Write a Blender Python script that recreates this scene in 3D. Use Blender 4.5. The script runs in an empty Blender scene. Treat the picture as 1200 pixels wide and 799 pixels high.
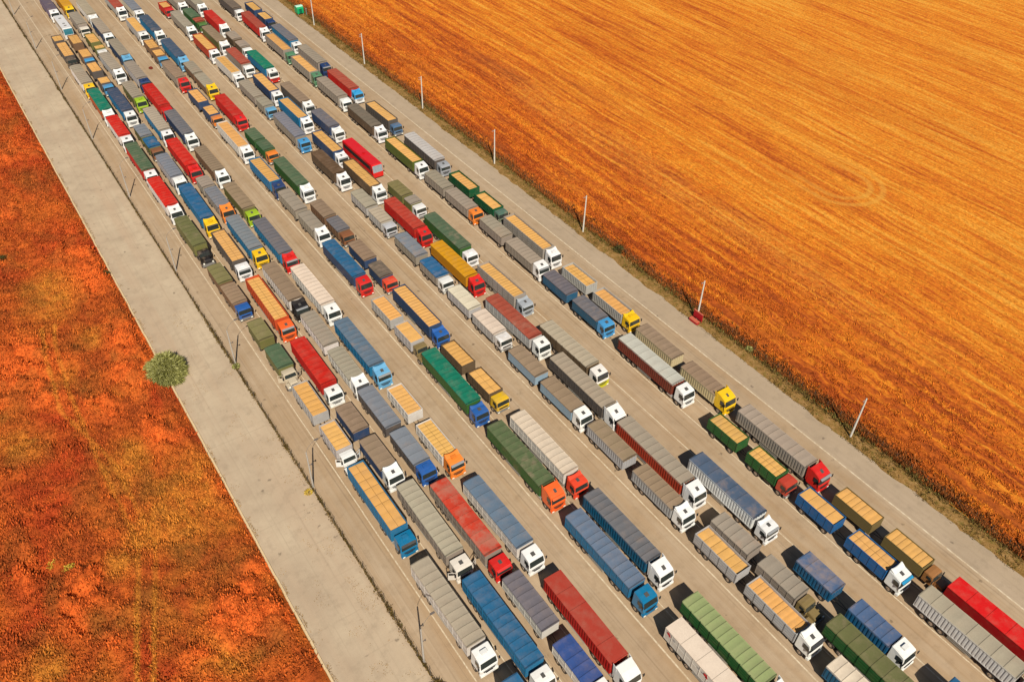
import bpy, bmesh, math, random
import numpy as np
from mathutils import Matrix, Vector
random.seed(7); rng = np.random.default_rng(7)
S = bpy.context.scene
COL = S.collection
R = math.radians

# ---------------- camera, sky, sun, exposure ----------------
cam = bpy.data.objects.new("camera", bpy.data.cameras.new("camera")); COL.objects.link(cam)
cam.matrix_world = Matrix(((0.82514723, 0.36057645, -0.43487547, 0), (-0.56460836, 0.55186114, -0.61373177, 0),
                           (0.01869365, 0.75195339, 0.65895117, 95.0), (0, 0, 0, 1)))
cam.data.lens = 29.61; cam.data.sensor_width = 36; cam.data.clip_start = 1; cam.data.clip_end = 6000
S.camera = cam
W = bpy.data.worlds.new("World"); S.world = W; W.use_nodes = True
SUN_EL, SUN_AZ = 44.5, 203.5          # azimuth of the sun, clockwise from +Y
nt = W.node_tree; nt.nodes.clear()
sky = nt.nodes.new("ShaderNodeTexSky"); sky.sky_type = 'NISHITA'; sky.sun_disc = False
sky.sun_elevation = R(SUN_EL); sky.sun_rotation = R(SUN_AZ); sky.air_density = .75; sky.dust_density = .4; sky.ozone_density = .6
bgn = nt.nodes.new("ShaderNodeBackground"); bgn.inputs['Strength'].default_value = 0.05
wo = nt.nodes.new("ShaderNodeOutputWorld")
nt.links.new(sky.outputs[0], bgn.inputs['Color']); nt.links.new(bgn.outputs[0], wo.inputs['Surface'])
sun = bpy.data.objects.new("sun", bpy.data.lights.new("sun", 'SUN')); COL.objects.link(sun)
sun.data.energy = 5.0; sun.data.angle = R(0.5); sun.data.color = (1.0, 0.93, 0.80)
sd = Vector((math.sin(R(SUN_AZ)) * math.cos(R(SUN_EL)), math.cos(R(SUN_AZ)) * math.cos(R(SUN_EL)), math.sin(R(SUN_EL))))
sun.rotation_euler = sd.to_track_quat('Z', 'Y').to_euler(); sun.location = (0, 0, 150)
S.view_settings.view_transform = 'Standard'; S.view_settings.look = 'None'
S.view_settings.gamma = 1; S.view_settings.exposure = 0.38
K = 1.55                                # what a sunlit flat surface multiplies its base colour by

def lin(c):
    return tuple(((v / 255) / 12.92 if v / 255 <= .04045 else ((v / 255 + .055) / 1.055) ** 2.4) for v in c)
def base(c, k=K):
    return tuple(min(.85, v / k) for v in lin(c))

# ---------------- node helpers ----------------
class NT:
    def __init__(s, name, rough=.8, spec=.3):
        s.m = bpy.data.materials.new(name); s.m.use_nodes = True
        s.t = s.m.node_tree; s.b = s.t.nodes['Principled BSDF']
        s.b.inputs['Roughness'].default_value = rough
        s.b.inputs['Specular IOR Level'].default_value = spec
    def n(s, k, **kw):
        o = s.t.nodes.new(k)
        for a, v in kw.items(): setattr(o, a, v)
        return o
    def put(s, v, sock):
        if isinstance(v, (int, float)): sock.default_value = v
        elif isinstance(v, tuple): sock.default_value = v + (1,) if (len(v) == 3 and sock.type == 'RGBA') else v
        else: s.t.links.new(v, sock)
    def math(s, op, a, b=0., c=0., clamp=False):
        o = s.n('ShaderNodeMath', operation=op); o.use_clamp = clamp
        for i, v in enumerate((a, b, c)): s.put(v, o.inputs[i])
        return o.outputs[0]
    def coord(s, scale=(1, 1, 1), src='geo', rot=0.):
        if src == 'geo': c = s.n('ShaderNodeNewGeometry').outputs['Position']
        else: c = s.n('ShaderNodeTexCoord').outputs[src]
        m = s.n('ShaderNodeMapping'); m.inputs['Scale'].default_value = scale; m.inputs['Rotation'].default_value = (0, 0, rot)
        s.t.links.new(c, m.inputs['Vector']); return m.outputs[0]
    def noise(s, vec, scale, detail=4, rough=.55, w=None):
        o = s.n('ShaderNodeTexNoise')
        if w is not None: o.noise_dimensions = '4D'; s.put(w, o.inputs['W'])
        s.put(vec, o.inputs['Vector']); o.inputs['Scale'].default_value = scale
        o.inputs['Detail'].default_value = detail; o.inputs['Roughness'].default_value = rough
        return o.outputs['Fac']
    def ramp(s, f, stops, interp='LINEAR'):
        o = s.n('ShaderNodeValToRGB'); o.color_ramp.interpolation = interp
        e = o.color_ramp.elements
        while len(e) < len(stops): e.new(.5)
        for i, (p, c) in enumerate(stops):
            e[i].position = p; e[i].color = (c if isinstance(c, tuple) else (c, c, c)) + (1,)
        s.put(f, o.inputs[0]); return o.outputs[0]
    def mix(s, f, a, b, mode='MIX'):
        o = s.n('ShaderNodeMix', data_type='RGBA', blend_type=mode)
        s.put(f, o.inputs[0]); s.put(a, o.inputs[6]); s.put(b, o.inputs[7]); return o.outputs[2]
    def bump(s, h, strength=.4, dist=.1):
        o = s.n('ShaderNodeBump'); s.put(h, o.inputs['Height']); o.inputs['Strength'].default_value = strength
        o.inputs['Distance'].default_value = dist; s.t.links.new(o.outputs[0], s.b.inputs['Normal'])
    def col(s, c): s.put(c, s.b.inputs['Base Color']); return s.m

def flat(name, c, rough=.7, spec=.3, metal=0., var=.25):
    t = NT(name, rough, spec); t.b.inputs['Metallic'].default_value = metal
    f = t.noise(t.coord(), 3.0, 5)
    t.col(t.mix(f, tuple(v * (1 - var) for v in c), tuple(min(.9, v * (1 + var)) for v in c)))
    return t.m

# colour of every painted thing comes from its object colour; alpha is how worn it is
def objpaint(name, rough, spec, wearcol, dirt, scale, coat=0., bump=0., dark=1.):
    t = NT(name, rough, spec)
    oi = t.n('ShaderNodeObjectInfo')
    c = oi.outputs['Color']
    if dark != 1.: c = t.mix(1., c, (dark, dark, dark), 'MULTIPLY')
    pos = t.coord(src='Object'); w = t.math('MULTIPLY', oi.outputs['Random'], 50.)
    f1 = t.noise(pos, scale, 6, .65, w)
    f2 = t.noise(pos, scale * .28, 3, .5, w)
    thr = t.math('SUBTRACT', .74, t.math('MULTIPLY', oi.outputs['Alpha'], .40))
    m = t.math('ADD', t.math('MULTIPLY', f1, .45), t.math('MULTIPLY', f2, .55))
    wear = t.math('MULTIPLY', t.math('SUBTRACT', m, thr), 9., clamp=True)
    wear = t.math('MULTIPLY', wear, t.math('ADD', .06, t.math('MULTIPLY', oi.outputs['Alpha'], .5)), clamp=True)
    c = t.mix(t.math('MULTIPLY', t.math('SUBTRACT', f1, .45), dirt * 3, clamp=True), c, wearcol)
    c = t.mix(wear, c, wearcol)
    f3 = t.noise(pos, scale * 7, 4, .6, w)
    c = t.mix(.35, c, t.mix(f3, (.55, .55, .55), (1.45, 1.45, 1.45)), 'MULTIPLY')
    t.col(c)
    if coat: t.b.inputs['Coat Weight'].default_value = coat; t.b.inputs['Coat Roughness'].default_value = .12
    if bump: t.bump(f3, bump, .03)
    return t.m
DUST = base((176, 150, 122))
M = {}
M['paint'] = objpaint('cab_paint', .38, .5, DUST, .10, 1.2, coat=.3)
M['body'] = objpaint('cargo_body_paint', .6, .3, base((150, 120, 92)), .22, 1.0)
M['tarp'] = objpaint('tarpaulin_cloth', .8, .2, base((178, 150, 128)), .25, .8, bump=.3)
M['seam'] = objpaint('tarpaulin_seam', .85, .2, DUST, .15, .8, dark=.5)  # shade of the tarpaulin creases, put in as darkened cloth colour
M['softseam'] = objpaint('tarpaulin_fold', .85, .2, DUST, .15, .8, dark=.48)  # same painted crease shade, for the sunken tarpaulins
M['glass'] = flat('dark_glass', (.025, .03, .028), .08, .7)
M['rubber'] = flat('rubber', (.028, .023, .02), .85)
M['rim'] = flat('wheel_rim', (.32, .25, .19), .55, .4, .2)
M['chassis'] = flat('chassis_metal', (.05, .036, .026), .75)
M['black'] = flat('black_plastic', (.022, .02, .02), .6)
M['bumper'] = flat('grey_plastic', (.16, .15, .14), .6)
M['lamp'] = flat('lamp_glass', (.75, .72, .62), .15, .8)
M['chrome'] = flat('bright_metal', (.6, .58, .54), .3, .6, .7)
M['concrete_pole'] = flat('pale_concrete', (.48, .45, .39), .8)
M['greyglass'] = flat('grey_glass', (.22, .25, .27), .12, .7)
M['redgloss'] = flat('red_gloss', base((214, 20, 22)), .4)
M['tealglass'] = flat('teal_glass', (.03, .13, .16), .1, .7)
M['lamp_concrete'] = flat('grey_concrete', (.33, .30, .26), .85)
M['steel'] = flat('galvanised_steel', (.42, .40, .36), .5, .5, .4)
M['hatch'] = flat('tinted_hatch', (.07, .065, .06), .3)
M['lampblack'] = flat('lamp_housing', (.12, .10, .09), .5)

# ---------------- mesh helpers ----------------
class MB:
    def __init__(s): s.v = []; s.f = []; s.m = []
    def add(s, vs, fs, mi=0):
        o = len(s.v); s.v += [tuple(v) for v in vs]; s.f += [tuple(i + o for i in f) for f in fs]; s.m += [mi] * len(fs)
    def box(s, x0, x1, y0, y1, z0, z1, mi=0):
        s.add([(x0, y0, z0), (x1, y0, z0), (x1, y1, z0), (x0, y1, z0), (x0, y0, z1), (x1, y0, z1), (x1, y1, z1), (x0, y1, z1)],
              [(0, 3, 2, 1), (4, 5, 6, 7), (0, 1, 5, 4), (1, 2, 6, 5), (2, 3, 7, 6), (3, 0, 4, 7)], mi)
    def tube(s, a, b, r0, r1, n=8, mi=0):
        a = Vector(a); b = Vector(b); d = (b - a).normalized()
        u = d.orthogonal().normalized(); w = d.cross(u)
        vs = [a + (u * math.cos(t) + w * math.sin(t)) * r0 for t in [2 * math.pi * i / n for i in range(n)]]
        vs += [b + (u * math.cos(t) + w * math.sin(t)) * r1 for t in [2 * math.pi * i / n for i in range(n)]]
        s.add(vs, [(i, (i + 1) % n, n + (i + 1) % n, n + i) for i in range(n)] + [tuple(range(n))[::-1], tuple(range(n, 2 * n))], mi)
    def prism(s, prof, x0, x1, mi=0, top=None):
        """profile in (y, z) extruded along x"""
        n = len(prof)
        s.add([(x0, y, z) for y, z in prof] + [(x1, y, z) for y, z in prof],
              [tuple(range(n))[::-1], tuple(range(n, 2 * n))] + [(i, (i + 1) % n, n + (i + 1) % n, n + i) for i in range(n)], mi)
    def mesh(s, name, mats, bevel=0., smooth=False):
        me = bpy.data.meshes.new(name); me.from_pydata(s.v, [], s.f)
        for m in mats: me.materials.append(M[m] if isinstance(m, str) else m)
        me.polygons.foreach_set('material_index', s.m)
        bm = bmesh.new(); bm.from_mesh(me)
        bmesh.ops.recalc_face_normals(bm, faces=bm.faces)
        if bevel:
            es = [e for e in bm.edges if len(e.link_faces) == 2 and e.calc_face_angle(0) > .35]
            bmesh.ops.bevel(bm, geom=es, offset=bevel, segments=2, affect='EDGES', clamp_overlap=True)
        bm.to_mesh(me); bm.free()
        if smooth: me.polygons.foreach_set('use_smooth', [True] * len(me.polygons))
        me.update(); return me
def put(name, me, parent=None, loc=(0, 0, 0), rot=(0, 0, 0), color=None):
    o = bpy.data.objects.new(name, me); COL.objects.link(o)
    o.location = loc; o.rotation_euler = rot
    if parent: o.parent = parent
    if color: o.color = color
    return o
def tag(o, label=None, cat=None, group=None, kind=None):
    if label: o['label'] = label
    if cat: o['category'] = cat
    if group: o['group'] = group
    if kind: o['kind'] = kind
    return o
def npmesh(name, v, f, mats, smooth=False):
    """v (n,3), f (m,k) numpy arrays"""
    me = bpy.data.meshes.new(name)
    n, k = f.shape
    me.vertices.add(len(v)); me.vertices.foreach_set('co', np.asarray(v, dtype=np.float32).ravel())
    me.loops.add(n * k); me.loops.foreach_set('vertex_index', f.astype(np.int32).ravel())
    me.polygons.add(n); me.polygons.foreach_set('loop_start', np.arange(0, n * k, k, dtype=np.int32))
    me.polygons.foreach_set('loop_total', np.full(n, k, dtype=np.int32))
    for m in mats: me.materials.append(m)
    if smooth: me.polygons.foreach_set('use_smooth', np.ones(n, dtype=bool))
    me.update(calc_edges=True); me.validate(); return me
def vnoise(x, y, s, seed):
    """smooth value noise, numpy"""
    x = np.asarray(x) / s; y = np.asarray(y) / s
    xi = np.floor(x).astype(np.int64); yi = np.floor(y).astype(np.int64); fx = x - xi; fy = y - yi
    fx = fx * fx * (3 - 2 * fx); fy = fy * fy * (3 - 2 * fy)
    def h(a, b):
        n = (a.astype(np.uint64) * np.uint64(0x9E3779B97F4A7C15)) ^ (b.astype(np.uint64) * np.uint64(0xC2B2AE3D27D4EB4F)) ^ np.uint64(seed * 0x165667B19E3779F9 & 0xFFFFFFFFFFFFFFFF)
        n = (n ^ (n >> np.uint64(29))) * np.uint64(0xBF58476D1CE4E5B9); n = (n ^ (n >> np.uint64(32))) * np.uint64(0x94D049BB133111EB)
        return ((n >> np.uint64(40)) & np.uint64(0xffff)) / 65535.
    return (h(xi, yi) * (1 - fx) + h(xi + 1, yi) * fx) * (1 - fy) + (h(xi, yi + 1) * (1 - fx) + h(xi + 1, yi + 1) * fx) * fy
def sheet(name, x0, x1, y0, y1, z, mat, kind='structure', wob=0.):
    ys = np.arange(y0, y1 + 1, 1.0 if wob else (y1 - y0))
    v = []
    for i, y in enumerate(ys):
        a = x0 + (wob * (vnoise(y, 0, 2.2, 3) - .5) * 2 + wob * (vnoise(y, 5, .9, 8) - .5) if wob < 0 else 0)
        b = x1 + (wob * (vnoise(y, 9, 2.2, 5) - .5) * 2 + wob * (vnoise(y, 2, 1.1, 6) - .5) if wob > 0 else 0)
        v += [(a, y, z), (b, y, z)]
    f = [(2 * i, 2 * i + 1, 2 * i + 3, 2 * i + 2) for i in range(len(ys) - 1)]
    o = put(name, npmesh(name, np.array(v), np.array(f), [mat])); o['kind'] = kind
    return o

# ---------------- ground materials ----------------
def road_mat(name, c0, c1, cdirt, streak=.5, sx=1.0, joints=False):
    t = NT(name, .9, .15)
    p = t.coord()
    big = t.noise(p, .12, 5, .6)
    st = t.noise(t.coord((1.6 * sx, .012, 1)), 1.0, 5, .6)
    st2 = t.noise(t.coord((.5, .02, 1)), 1.0, 3, .5)
    fine = t.noise(p, 9, 4, .7)
    c = t.ramp(t.math('ADD', t.math('MULTIPLY', st, streak), t.math('MULTIPLY', big, 1 - streak)), [(.34, c0), (.62, c1)])
    c = t.mix(t.ramp(st2, [(.45, 0.), (.7, .6)]), c, cdirt)
    tm = t.noise(t.coord((2.6, .02, 1)), 1.0, 3, .6)
    c = t.mix(t.ramp(tm, [(.56, 0.), (.68, .38 * streak * 2)]), c, tuple(v * .55 for v in c0))
    # small oil stains and spots
    v = t.n('ShaderNodeTexVoronoi'); t.put(p, v.inputs['Vector']); v.inputs['Scale'].default_value = .33
    v.inputs['Randomness'].default_value = 1
    wob = t.noise(p, 2.5, 3)
    spot = t.ramp(t.math('ADD', v.outputs['Distance'], t.math('MULTIPLY', wob, .35)), [(.20, 1.), (.27, 0.)])
    gate = t.ramp(t.noise(p, .21, 2), [(.42, 0.), (.50, 1.)])
    c = t.mix(t.math('MULTIPLY', t.math('MULTIPLY', spot, gate), .6), c, tuple(v * .3 for v in c0))
    pat = t.ramp(t.noise(p, .55, 6, .7), [(.5, 0.), (.75, 1.)])
    c = t.mix(t.math('MULTIPLY', pat, .42), c, tuple(v * .62 for v in c0))
    c = t.mix(.5, c, t.mix(fine, (.72, .72, .72), (1.28, 1.28, 1.28)), 'MULTIPLY')
    if joints:
        sp_ = t.n('ShaderNodeSeparateXYZ'); t.put(t.n('ShaderNodeNewGeometry').outputs['Position'], sp_.inputs[0])
        jy = t.math('ABSOLUTE', t.math('SUBTRACT', t.math('FRACT', t.math('ADD', t.math('MULTIPLY', sp_.outputs[1], 1 / 6.), t.math('MULTIPLY', wob, .03))), .5))
        jx = t.math('ABSOLUTE', t.math('SUBTRACT', t.math('FRACT', t.math('ADD', t.math('MULTIPLY', sp_.outputs[0], 1 / 3.2), t.math('MULTIPLY', wob, .04))), .5))
        j = t.math('MAXIMUM', t.ramp(jy, [(.008, 1.), (.02, 0.)]), t.ramp(jx, [(.012, 1.), (.03, 0.)]))
        c = t.mix(t.math('MULTIPLY', j, t.ramp(big, [(.4, .02), (.62, .20)])), c, tuple(v * .5 for v in c0))
    t.bump(fine, .25, .02)
    return t.col(c)
ROAD = road_mat('dusty_asphalt', base((181, 153, 121)), base((203, 178, 148)), base((187, 153, 114)))
SHOULDER = road_mat('shoulder_asphalt', base((184, 162, 136)), base((199, 176, 149)), base((192, 168, 138)), .3)
PLAZA = road_mat('pale_concrete_apron', base((194, 171, 144)), base((216, 194, 164)), base((206, 178, 148)), .15, joints=True)
def line_mat():
    t = NT('worn_white_paint', .7)
    p = t.coord()
    f = t.noise(p, 1.6, 6, .75)
    return t.col(t.mix(t.ramp(f, [(.38, 0.), (.58, 1.)]), base((206, 180, 146)), base((238, 220, 190))))
LINE = line_mat()
def soil_mat():
    t = NT('dry_soil', .95, .1); p = t.coord()
    f = t.noise(p, .7, 8, .7); g = t.noise(p, 5, 5, .7)
    c = t.ramp(t.math('ADD', t.math('MULTIPLY', f, .5), t.math('MULTIPLY', g, .5)),
               [(.36, base((112, 86, 38))), (.47, base((150, 114, 62))), (.56, base((176, 136, 84))), (.64, base((196, 160, 112)))])
    gr = t.ramp(t.noise(p, 1.1, 5, .7), [(.52, 0.), (.62, 1.)])
    c = t.mix(t.math('MULTIPLY', gr, .6), c, base((112, 104, 40)))
    t.bump(g, .6, .06); return t.col(c)
SOIL = soil_mat()

def field_mat(name, leafy):
    t = NT(name, .95, .1)
    pos = t.n('ShaderNodeNewGeometry').outputs['Position']
    sx = t.n('ShaderNodeSeparateXYZ'); t.put(pos, sx.inputs[0]); X, Y = sx.outputs[0], sx.outputs[1]
    wig = t.math('MULTIPLY', t.math('SUBTRACT', t.noise(t.coord((.012, .012, 1)), 1, 2), .5), 5)
    Xw = t.math('ADD', X, wig)
    def st(fx, fy, det=3, r=.6, off=0.):
        cb = t.n('ShaderNodeCombineXYZ'); t.put(t.math('MULTIPLY', Xw, fx), cb.inputs[0]); t.put(t.math('MULTIPLY', Y, fy), cb.inputs[1]); cb.inputs[2].default_value = off
        return t.noise(cb.outputs[0], 1.0, det, r)
    a = st(.22, .012, 5, .62); b = st(.85, .03, 4, .6, 7.); c2 = st(.05, .008, 3, .5, 3.)
    d2 = st(1.9, .10, 4, .7, 11.)
    s = t.math('ADD', t.math('ADD', t.math('ADD', t.math('MULTIPLY', a, .24), t.math('MULTIPLY', b, .30)), t.math('MULTIPLY', c2, .16)), t.math('MULTIPLY', d2, .30))
    khaki = None
    row = t.math('ABSOLUTE', t.math('SUBTRACT', t.math('FRACT', t.math('ADD', t.math('MULTIPLY', Xw, 1 / 2.6), t.math('MULTIPLY', t.math('SUBTRACT', b, .5), .18))), .5))
    rowamp = t.math('MULTIPLY', t.ramp(t.math('MULTIPLY', t.math('SUBTRACT', X, 94), 1 / 140.), [(0., 1.), (.3, .75), (1., .25)]), t.ramp(st(.3, .04, 3, .6, 21.), [(.4, .2), (.6, 1.)]))
    s = t.math('ADD', s, t.math('MULTIPLY', t.math('MULTIPLY', t.ramp(row, [(.0, 1.), (.14, .15), (.5, 0.)]), rowamp), .10))
    s = t.math('ADD', s, -.004)
    red = t.ramp(t.math('MULTIPLY', t.math('SUBTRACT', X, 94), 1 / 140.), [(0., .105), (.1, .075), (.35, .02), (1., 0.)])
    fine = t.noise(t.coord((1, .6, 1)), 1.1, 6, .85)
    s = t.math('SUBTRACT', t.math('ADD', s, t.math('MULTIPLY', t.math('SUBTRACT', fine, .5), .24)), red)
    col = t.ramp(s, [(.36, base((164, 76, 32))), (.42, base((204, 102, 34))), (.465, base((226, 128, 38))), (.51, base((238, 148, 44))), (.57, base((247, 172, 66)))])
    patch = t.ramp(t.noise(t.coord((1, .5, 1)), .035, 5, .6), [(.50, 0.), (.68, 1.)])
    col = t.mix(t.math('MULTIPLY', patch, .2), col, base((214, 146, 56)))
    kx = t.math('SUBTRACT', X, 121.4); kx = t.math('ADD', kx, t.math('MULTIPLY', t.math('SUBTRACT', t.noise(t.coord((.05, .03, 1)), 1, 4), .5), 16))
    kb = t.math('MULTIPLY', t.ramp(t.math('MULTIPLY', t.math('ABSOLUTE', kx), 1 / 12.), [(.1, 1.), (.6, 0.)]), t.ramp(t.math('MULTIPLY', t.math('ABSOLUTE', t.math('SUBTRACT', Y, 120.)), 1 / 100.), [(.45, 1.), (.8, 0.)]))
    col = t.mix(t.math('MULTIPLY', t.math('MULTIPLY', kb, t.ramp(fine, [(.4, 0.), (.6, 1.)])), .3), col, base((220, 160, 78)))
    patch2 = t.ramp(t.noise(t.coord((1, .4, 1), rot=.3), .028, 4, .6), [(.52, 0.), (.66, 1.)])
    col = t.mix(t.math('MULTIPLY', patch2, .2), col, base((176, 74, 20)))
    sp = t.noise(t.coord((1, .7, 1)), 2.1, 5, .9)
    if leafy: sp = t.n('ShaderNodeNewGeometry').outputs['Random Per Island']
    col = t.mix(.8, col, t.mix(t.ramp(sp, [(-.0 if leafy else .34, .25 if leafy else 0.), (1. if leafy else .66, 1.)]), (.50, .46, .44), (1.5, 1.5, 1.55)), 'MULTIPLY')
    # the U turn of a tractor, two wheel rings open towards +Y
    dx = t.math('SUBTRACT', X, 152.5); dy = t.math('SUBTRACT', Y, 91.5)
    dyc = t.math('MINIMUM', dy, 0.)
    rr = t.math('SQRT', t.math('ADD', t.math('MULTIPLY', dx, dx), t.math('MULTIPLY', dyc, dyc)))
    tot = None
    for r0 in (6.0, 8.6):
        k = t.ramp(t.math('ABSOLUTE', t.math('SUBTRACT', rr, r0)), [(.35, 1.), (.9, 0.)])
        tot = k if tot is None else t.math('MAXIMUM', tot, k)
    fade = t.ramp(t.math('MULTIPLY', dy, 1 / 22.), [(0., 1.), (1., 0.)])
    col = t.mix(t.math('MULTIPLY', t.math('MULTIPLY', tot, fade), t.math('MULTIPLY', fine, .95)), col, base((240, 174, 74)))
    if not leafy: t.bump(t.math('ADD', fine, t.math('MULTIPLY', b, .8)), .6, .25)
    return t.col(col)
FIELD = field_mat('orange_stubble', False); FIELDLEAF = field_mat('orange_stalks', True)

TRACKS = [((-1.0, 134), (-1.9, 129.3)), ((-1.9, 129.3), (-2.8, 116)), ((-2.8, 116), (-2.6, 98.4)), ((-2.6, 98.4), (-2.0, 81.4)), ((-2.0, 81.4), (-7.7, 62)),
          ((-3.0, 134), (-3.8, 127.5)), ((-3.8, 127.5), (-4.8, 112.3)), ((-4.8, 112.3), (-.9, 97.5)), ((-.9, 97.5), (-.1, 80.2)), ((-.1, 80.2), (-6.1, 61))]
BLOBS = [  # x, y, radius, kind: patches of different weeds as they stand in the meadow
 (0.9, 83.1, 3.4, 'g'),
 (0.1, 142.5, 6.3, 'g'),
 (3.6, 84.4, 5.2, 'g'),
 (-2.4, 79.3, 2.4, 'g'),
 (1.9, 60.7, 3.0, 'g'),
 (5.0, 127.3, 3.1, 'g'),
 (-1.0, 94.7, 3.6, 'g'),
 (8.1, 88.7, 4.8, 'g'),
 (-11.7, 109.5, 3.7, 'g'),
 (-15.6, 69.2, 3.0, 'g'),
 (-2.0, 120.6, 2.0, 'g'),
 (-6.1, 125.7, 6.2, 'o'),
 (-0.6, 109.5, 3.4, 'o'),
 (10.7, 122.3, 5.7, 'o'),
 (7.4, 113.3, 4.1, 'o'),
 (-9.1, 75.3, 4.0, 'o'),
 (-6.3, 78.3, 1.5, 'o'),
 (5.6, 64.0, 3.2, 'o'),
 (9.6, 69.0, 3.1, 'o'),
 (6.3, 99.6, 3.6, 'o'),
 (0.8, 175.8, 2.4, 'o'),
 (7.9, 144.6, 5.6, 'o'),
 (10.5, 86.7, 2.4, 'o'),
 (7.2, 154.0, 3.8, 'o'),
 (-10.3, 123.7, 3.3, 'o'),
 (10.6, 77.2, 2.1, 'o'),
 (-6.5, 67.0, 1.8, 'o'),
 (0.6, 62.2, 1.6, 'o'),
 (-15.9, 87.5, 2.6, 'o'),
 (-5.6, 116.1, 2.6, 'o'),
 (7.9, 60.0, 2.1, 'o'),
 (1.5, 127.0, 2.3, 'd'),
 (-0.5, 116.1, 2.1, 'd'),
 (6.3, 72.7, 3.3, 'd'),
 (0.4, 89.2, 1.7, 'd'),
 (-7.0, 70.6, 2.3, 'd'),
 (5.3, 58.4, 2.2, 'd'),
 (6.5, 188.1, 4.7, 'd'),
 (13.4, 188.0, 2.9, 'd'),
 (-1.4, 71.9, 2.1, 'd'),
 (-13.4, 79.8, 2.3, 'd'),
 (10.8, 72.9, 1.8, 'd'),
 (7.1, 119.6, 1.4, 'd'),
 (4.2, 77.3, 2.2, 'd'),
 (-16.7, 75.7, 2.0, 'd'),
 (-13.3, 95.6, 5.8, 'r'),
 (-15.0, 86.9, 4.9, 'r'),
 (-2.9, 63.9, 3.0, 'r'),
 (-9.0, 100.0, 4.8, 'r'),
 (11.2, 193.8, 11.1, 'r'),
 (10.0, 159.0, 8.2, 'r'),
 (-7.9, 111.1, 5.1, 'r'),
 (-16.5, 79.1, 4.2, 'r'),
 (-4.4, 152.0, 4.6, 'r'),
 (9.9, 105.9, 3.4, 'r'),
 (11.3, 94.3, 3.2, 'r'),
]
def meadow_kind(x, y):
    """weights of gold, orange, olive and red weeds at a place"""
    y0_ = y; y = y * .68
    wx = x + 2.6 * (vnoise(x, y, 3.1, 81) - .5) + 5 * (vnoise(x, y, 9, 82) - .5); wy = y0_ + 3.2 * (vnoise(x, y, 3.1, 83) - .5) + 5 * (vnoise(x, y, 9, 84) - .5)
    W = {k: np.zeros_like(x) for k in 'gord'}
    for bx, by, r, k in BLOBS:
        W[k] = np.maximum(W[k], np.clip(1.5 - np.hypot(wx - bx, (wy - by) * .72) / r * 1.25, 0, 1))
    far = np.clip((y0_ - 150) / 40, 0, 1)
    W['o'] = np.maximum(W['o'], far * np.clip((vnoise(x, y, 8, 85) * .7 + vnoise(x, y, 3, 86) * .3 - .66) * 7, 0, 1) * .8)
    W['g'] = np.maximum(W['g'], np.clip((vnoise(x, y, 7, 87) * .6 + vnoise(x, y, 2, 88) * .4 - .60) * 7, 0, 1) * .45 * (1 - .7 * far))
    W['d'] = np.maximum(W['d'], np.clip((vnoise(x, y, 4, 89) * .5 + vnoise(x, y, 1.6, 90) * .5 - .58) * 8, 0, 1) * .6)
    W['r'] = np.maximum(W['r'], far * .6)
    return W
CG, CO, CD, CR, CB, CB2 = [np.array(base(c)) for c in ((218, 146, 54), (238, 112, 46), (130, 94, 42), (190, 72, 34), (180, 84, 36), (212, 106, 42))]
def meadow_col(x, y):
    W = meadow_kind(x, y); y0_ = y; y = y * .68
    m = np.clip((vnoise(x, y, 2.4, 91) * .5 + vnoise(x, y, .9, 92) * .5 - .3) * 2.2, 0, 1)[..., None]
    c = CB * (1 - m) + CB2 * m
    for k, cc in (('r', CR), ('g', CG), ('o', CO), ('d', CD)):
        w = (np.clip(W[k], 0, 1) * (.55 + .45 * np.clip(vnoise(x, y, .8, 93) * 2 - .3, 0, 1)))[..., None] * dict(r=.85, g=.62, o=.95, d=.5)[k]
        c = c * (1 - w) + cc * w
    d = np.full(x.shape, 99.); y = y0_
    for (ax, ay), (bx, by) in TRACKS:
        ex, ey = bx - ax, by - ay; h = np.clip(((x - ax) * ex + (y - ay) * ey) / (ex * ex + ey * ey), 0, 1)
        d = np.minimum(d, np.hypot(x - ax - h * ex, y - ay - h * ey))
    w = (np.clip(1.5 - (d + .25 * (vnoise(x, y, 1.5, 94) - .5)) / .3, 0, 1) * (.35 + .5 * vnoise(x, y, 7, 95)))[..., None]
    return c * (1 - w) + np.array(base((216, 140, 52))) * w
def puffs(x, y):
    """rounded cushions of the orange weeds"""
    best = np.zeros_like(x)
    for cell, sd_ in ((2.3, 1), (1.3, 2)):
        xi = np.floor(x / cell); yi = np.floor(y / cell)
        for i in (-1, 0, 1):
            for j in (-1, 0, 1):
                a, b = xi + i, yi + j
                cx = (a + vnoise(a * 1., b * 1., 1., 101 + sd_)) * cell; cy = (b + vnoise(a * 1., b * 1., 1., 111 + sd_)) * cell
                r = cell * (.35 + .4 * vnoise(a * 1., b * 1., 1., 121 + sd_)); best = np.maximum(best, np.sqrt(np.clip(1 - ((x - cx) ** 2 + (y - cy) ** 2) / r ** 2, 0, 1)) * r * .75)
    return best
def vcol(me, c):
    at = me.color_attributes.new('tone', 'FLOAT_COLOR', 'POINT')
    at.data.foreach_set('color', np.concatenate([c, np.ones((len(c), 1))], 1).astype(np.float32).ravel())
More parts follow.
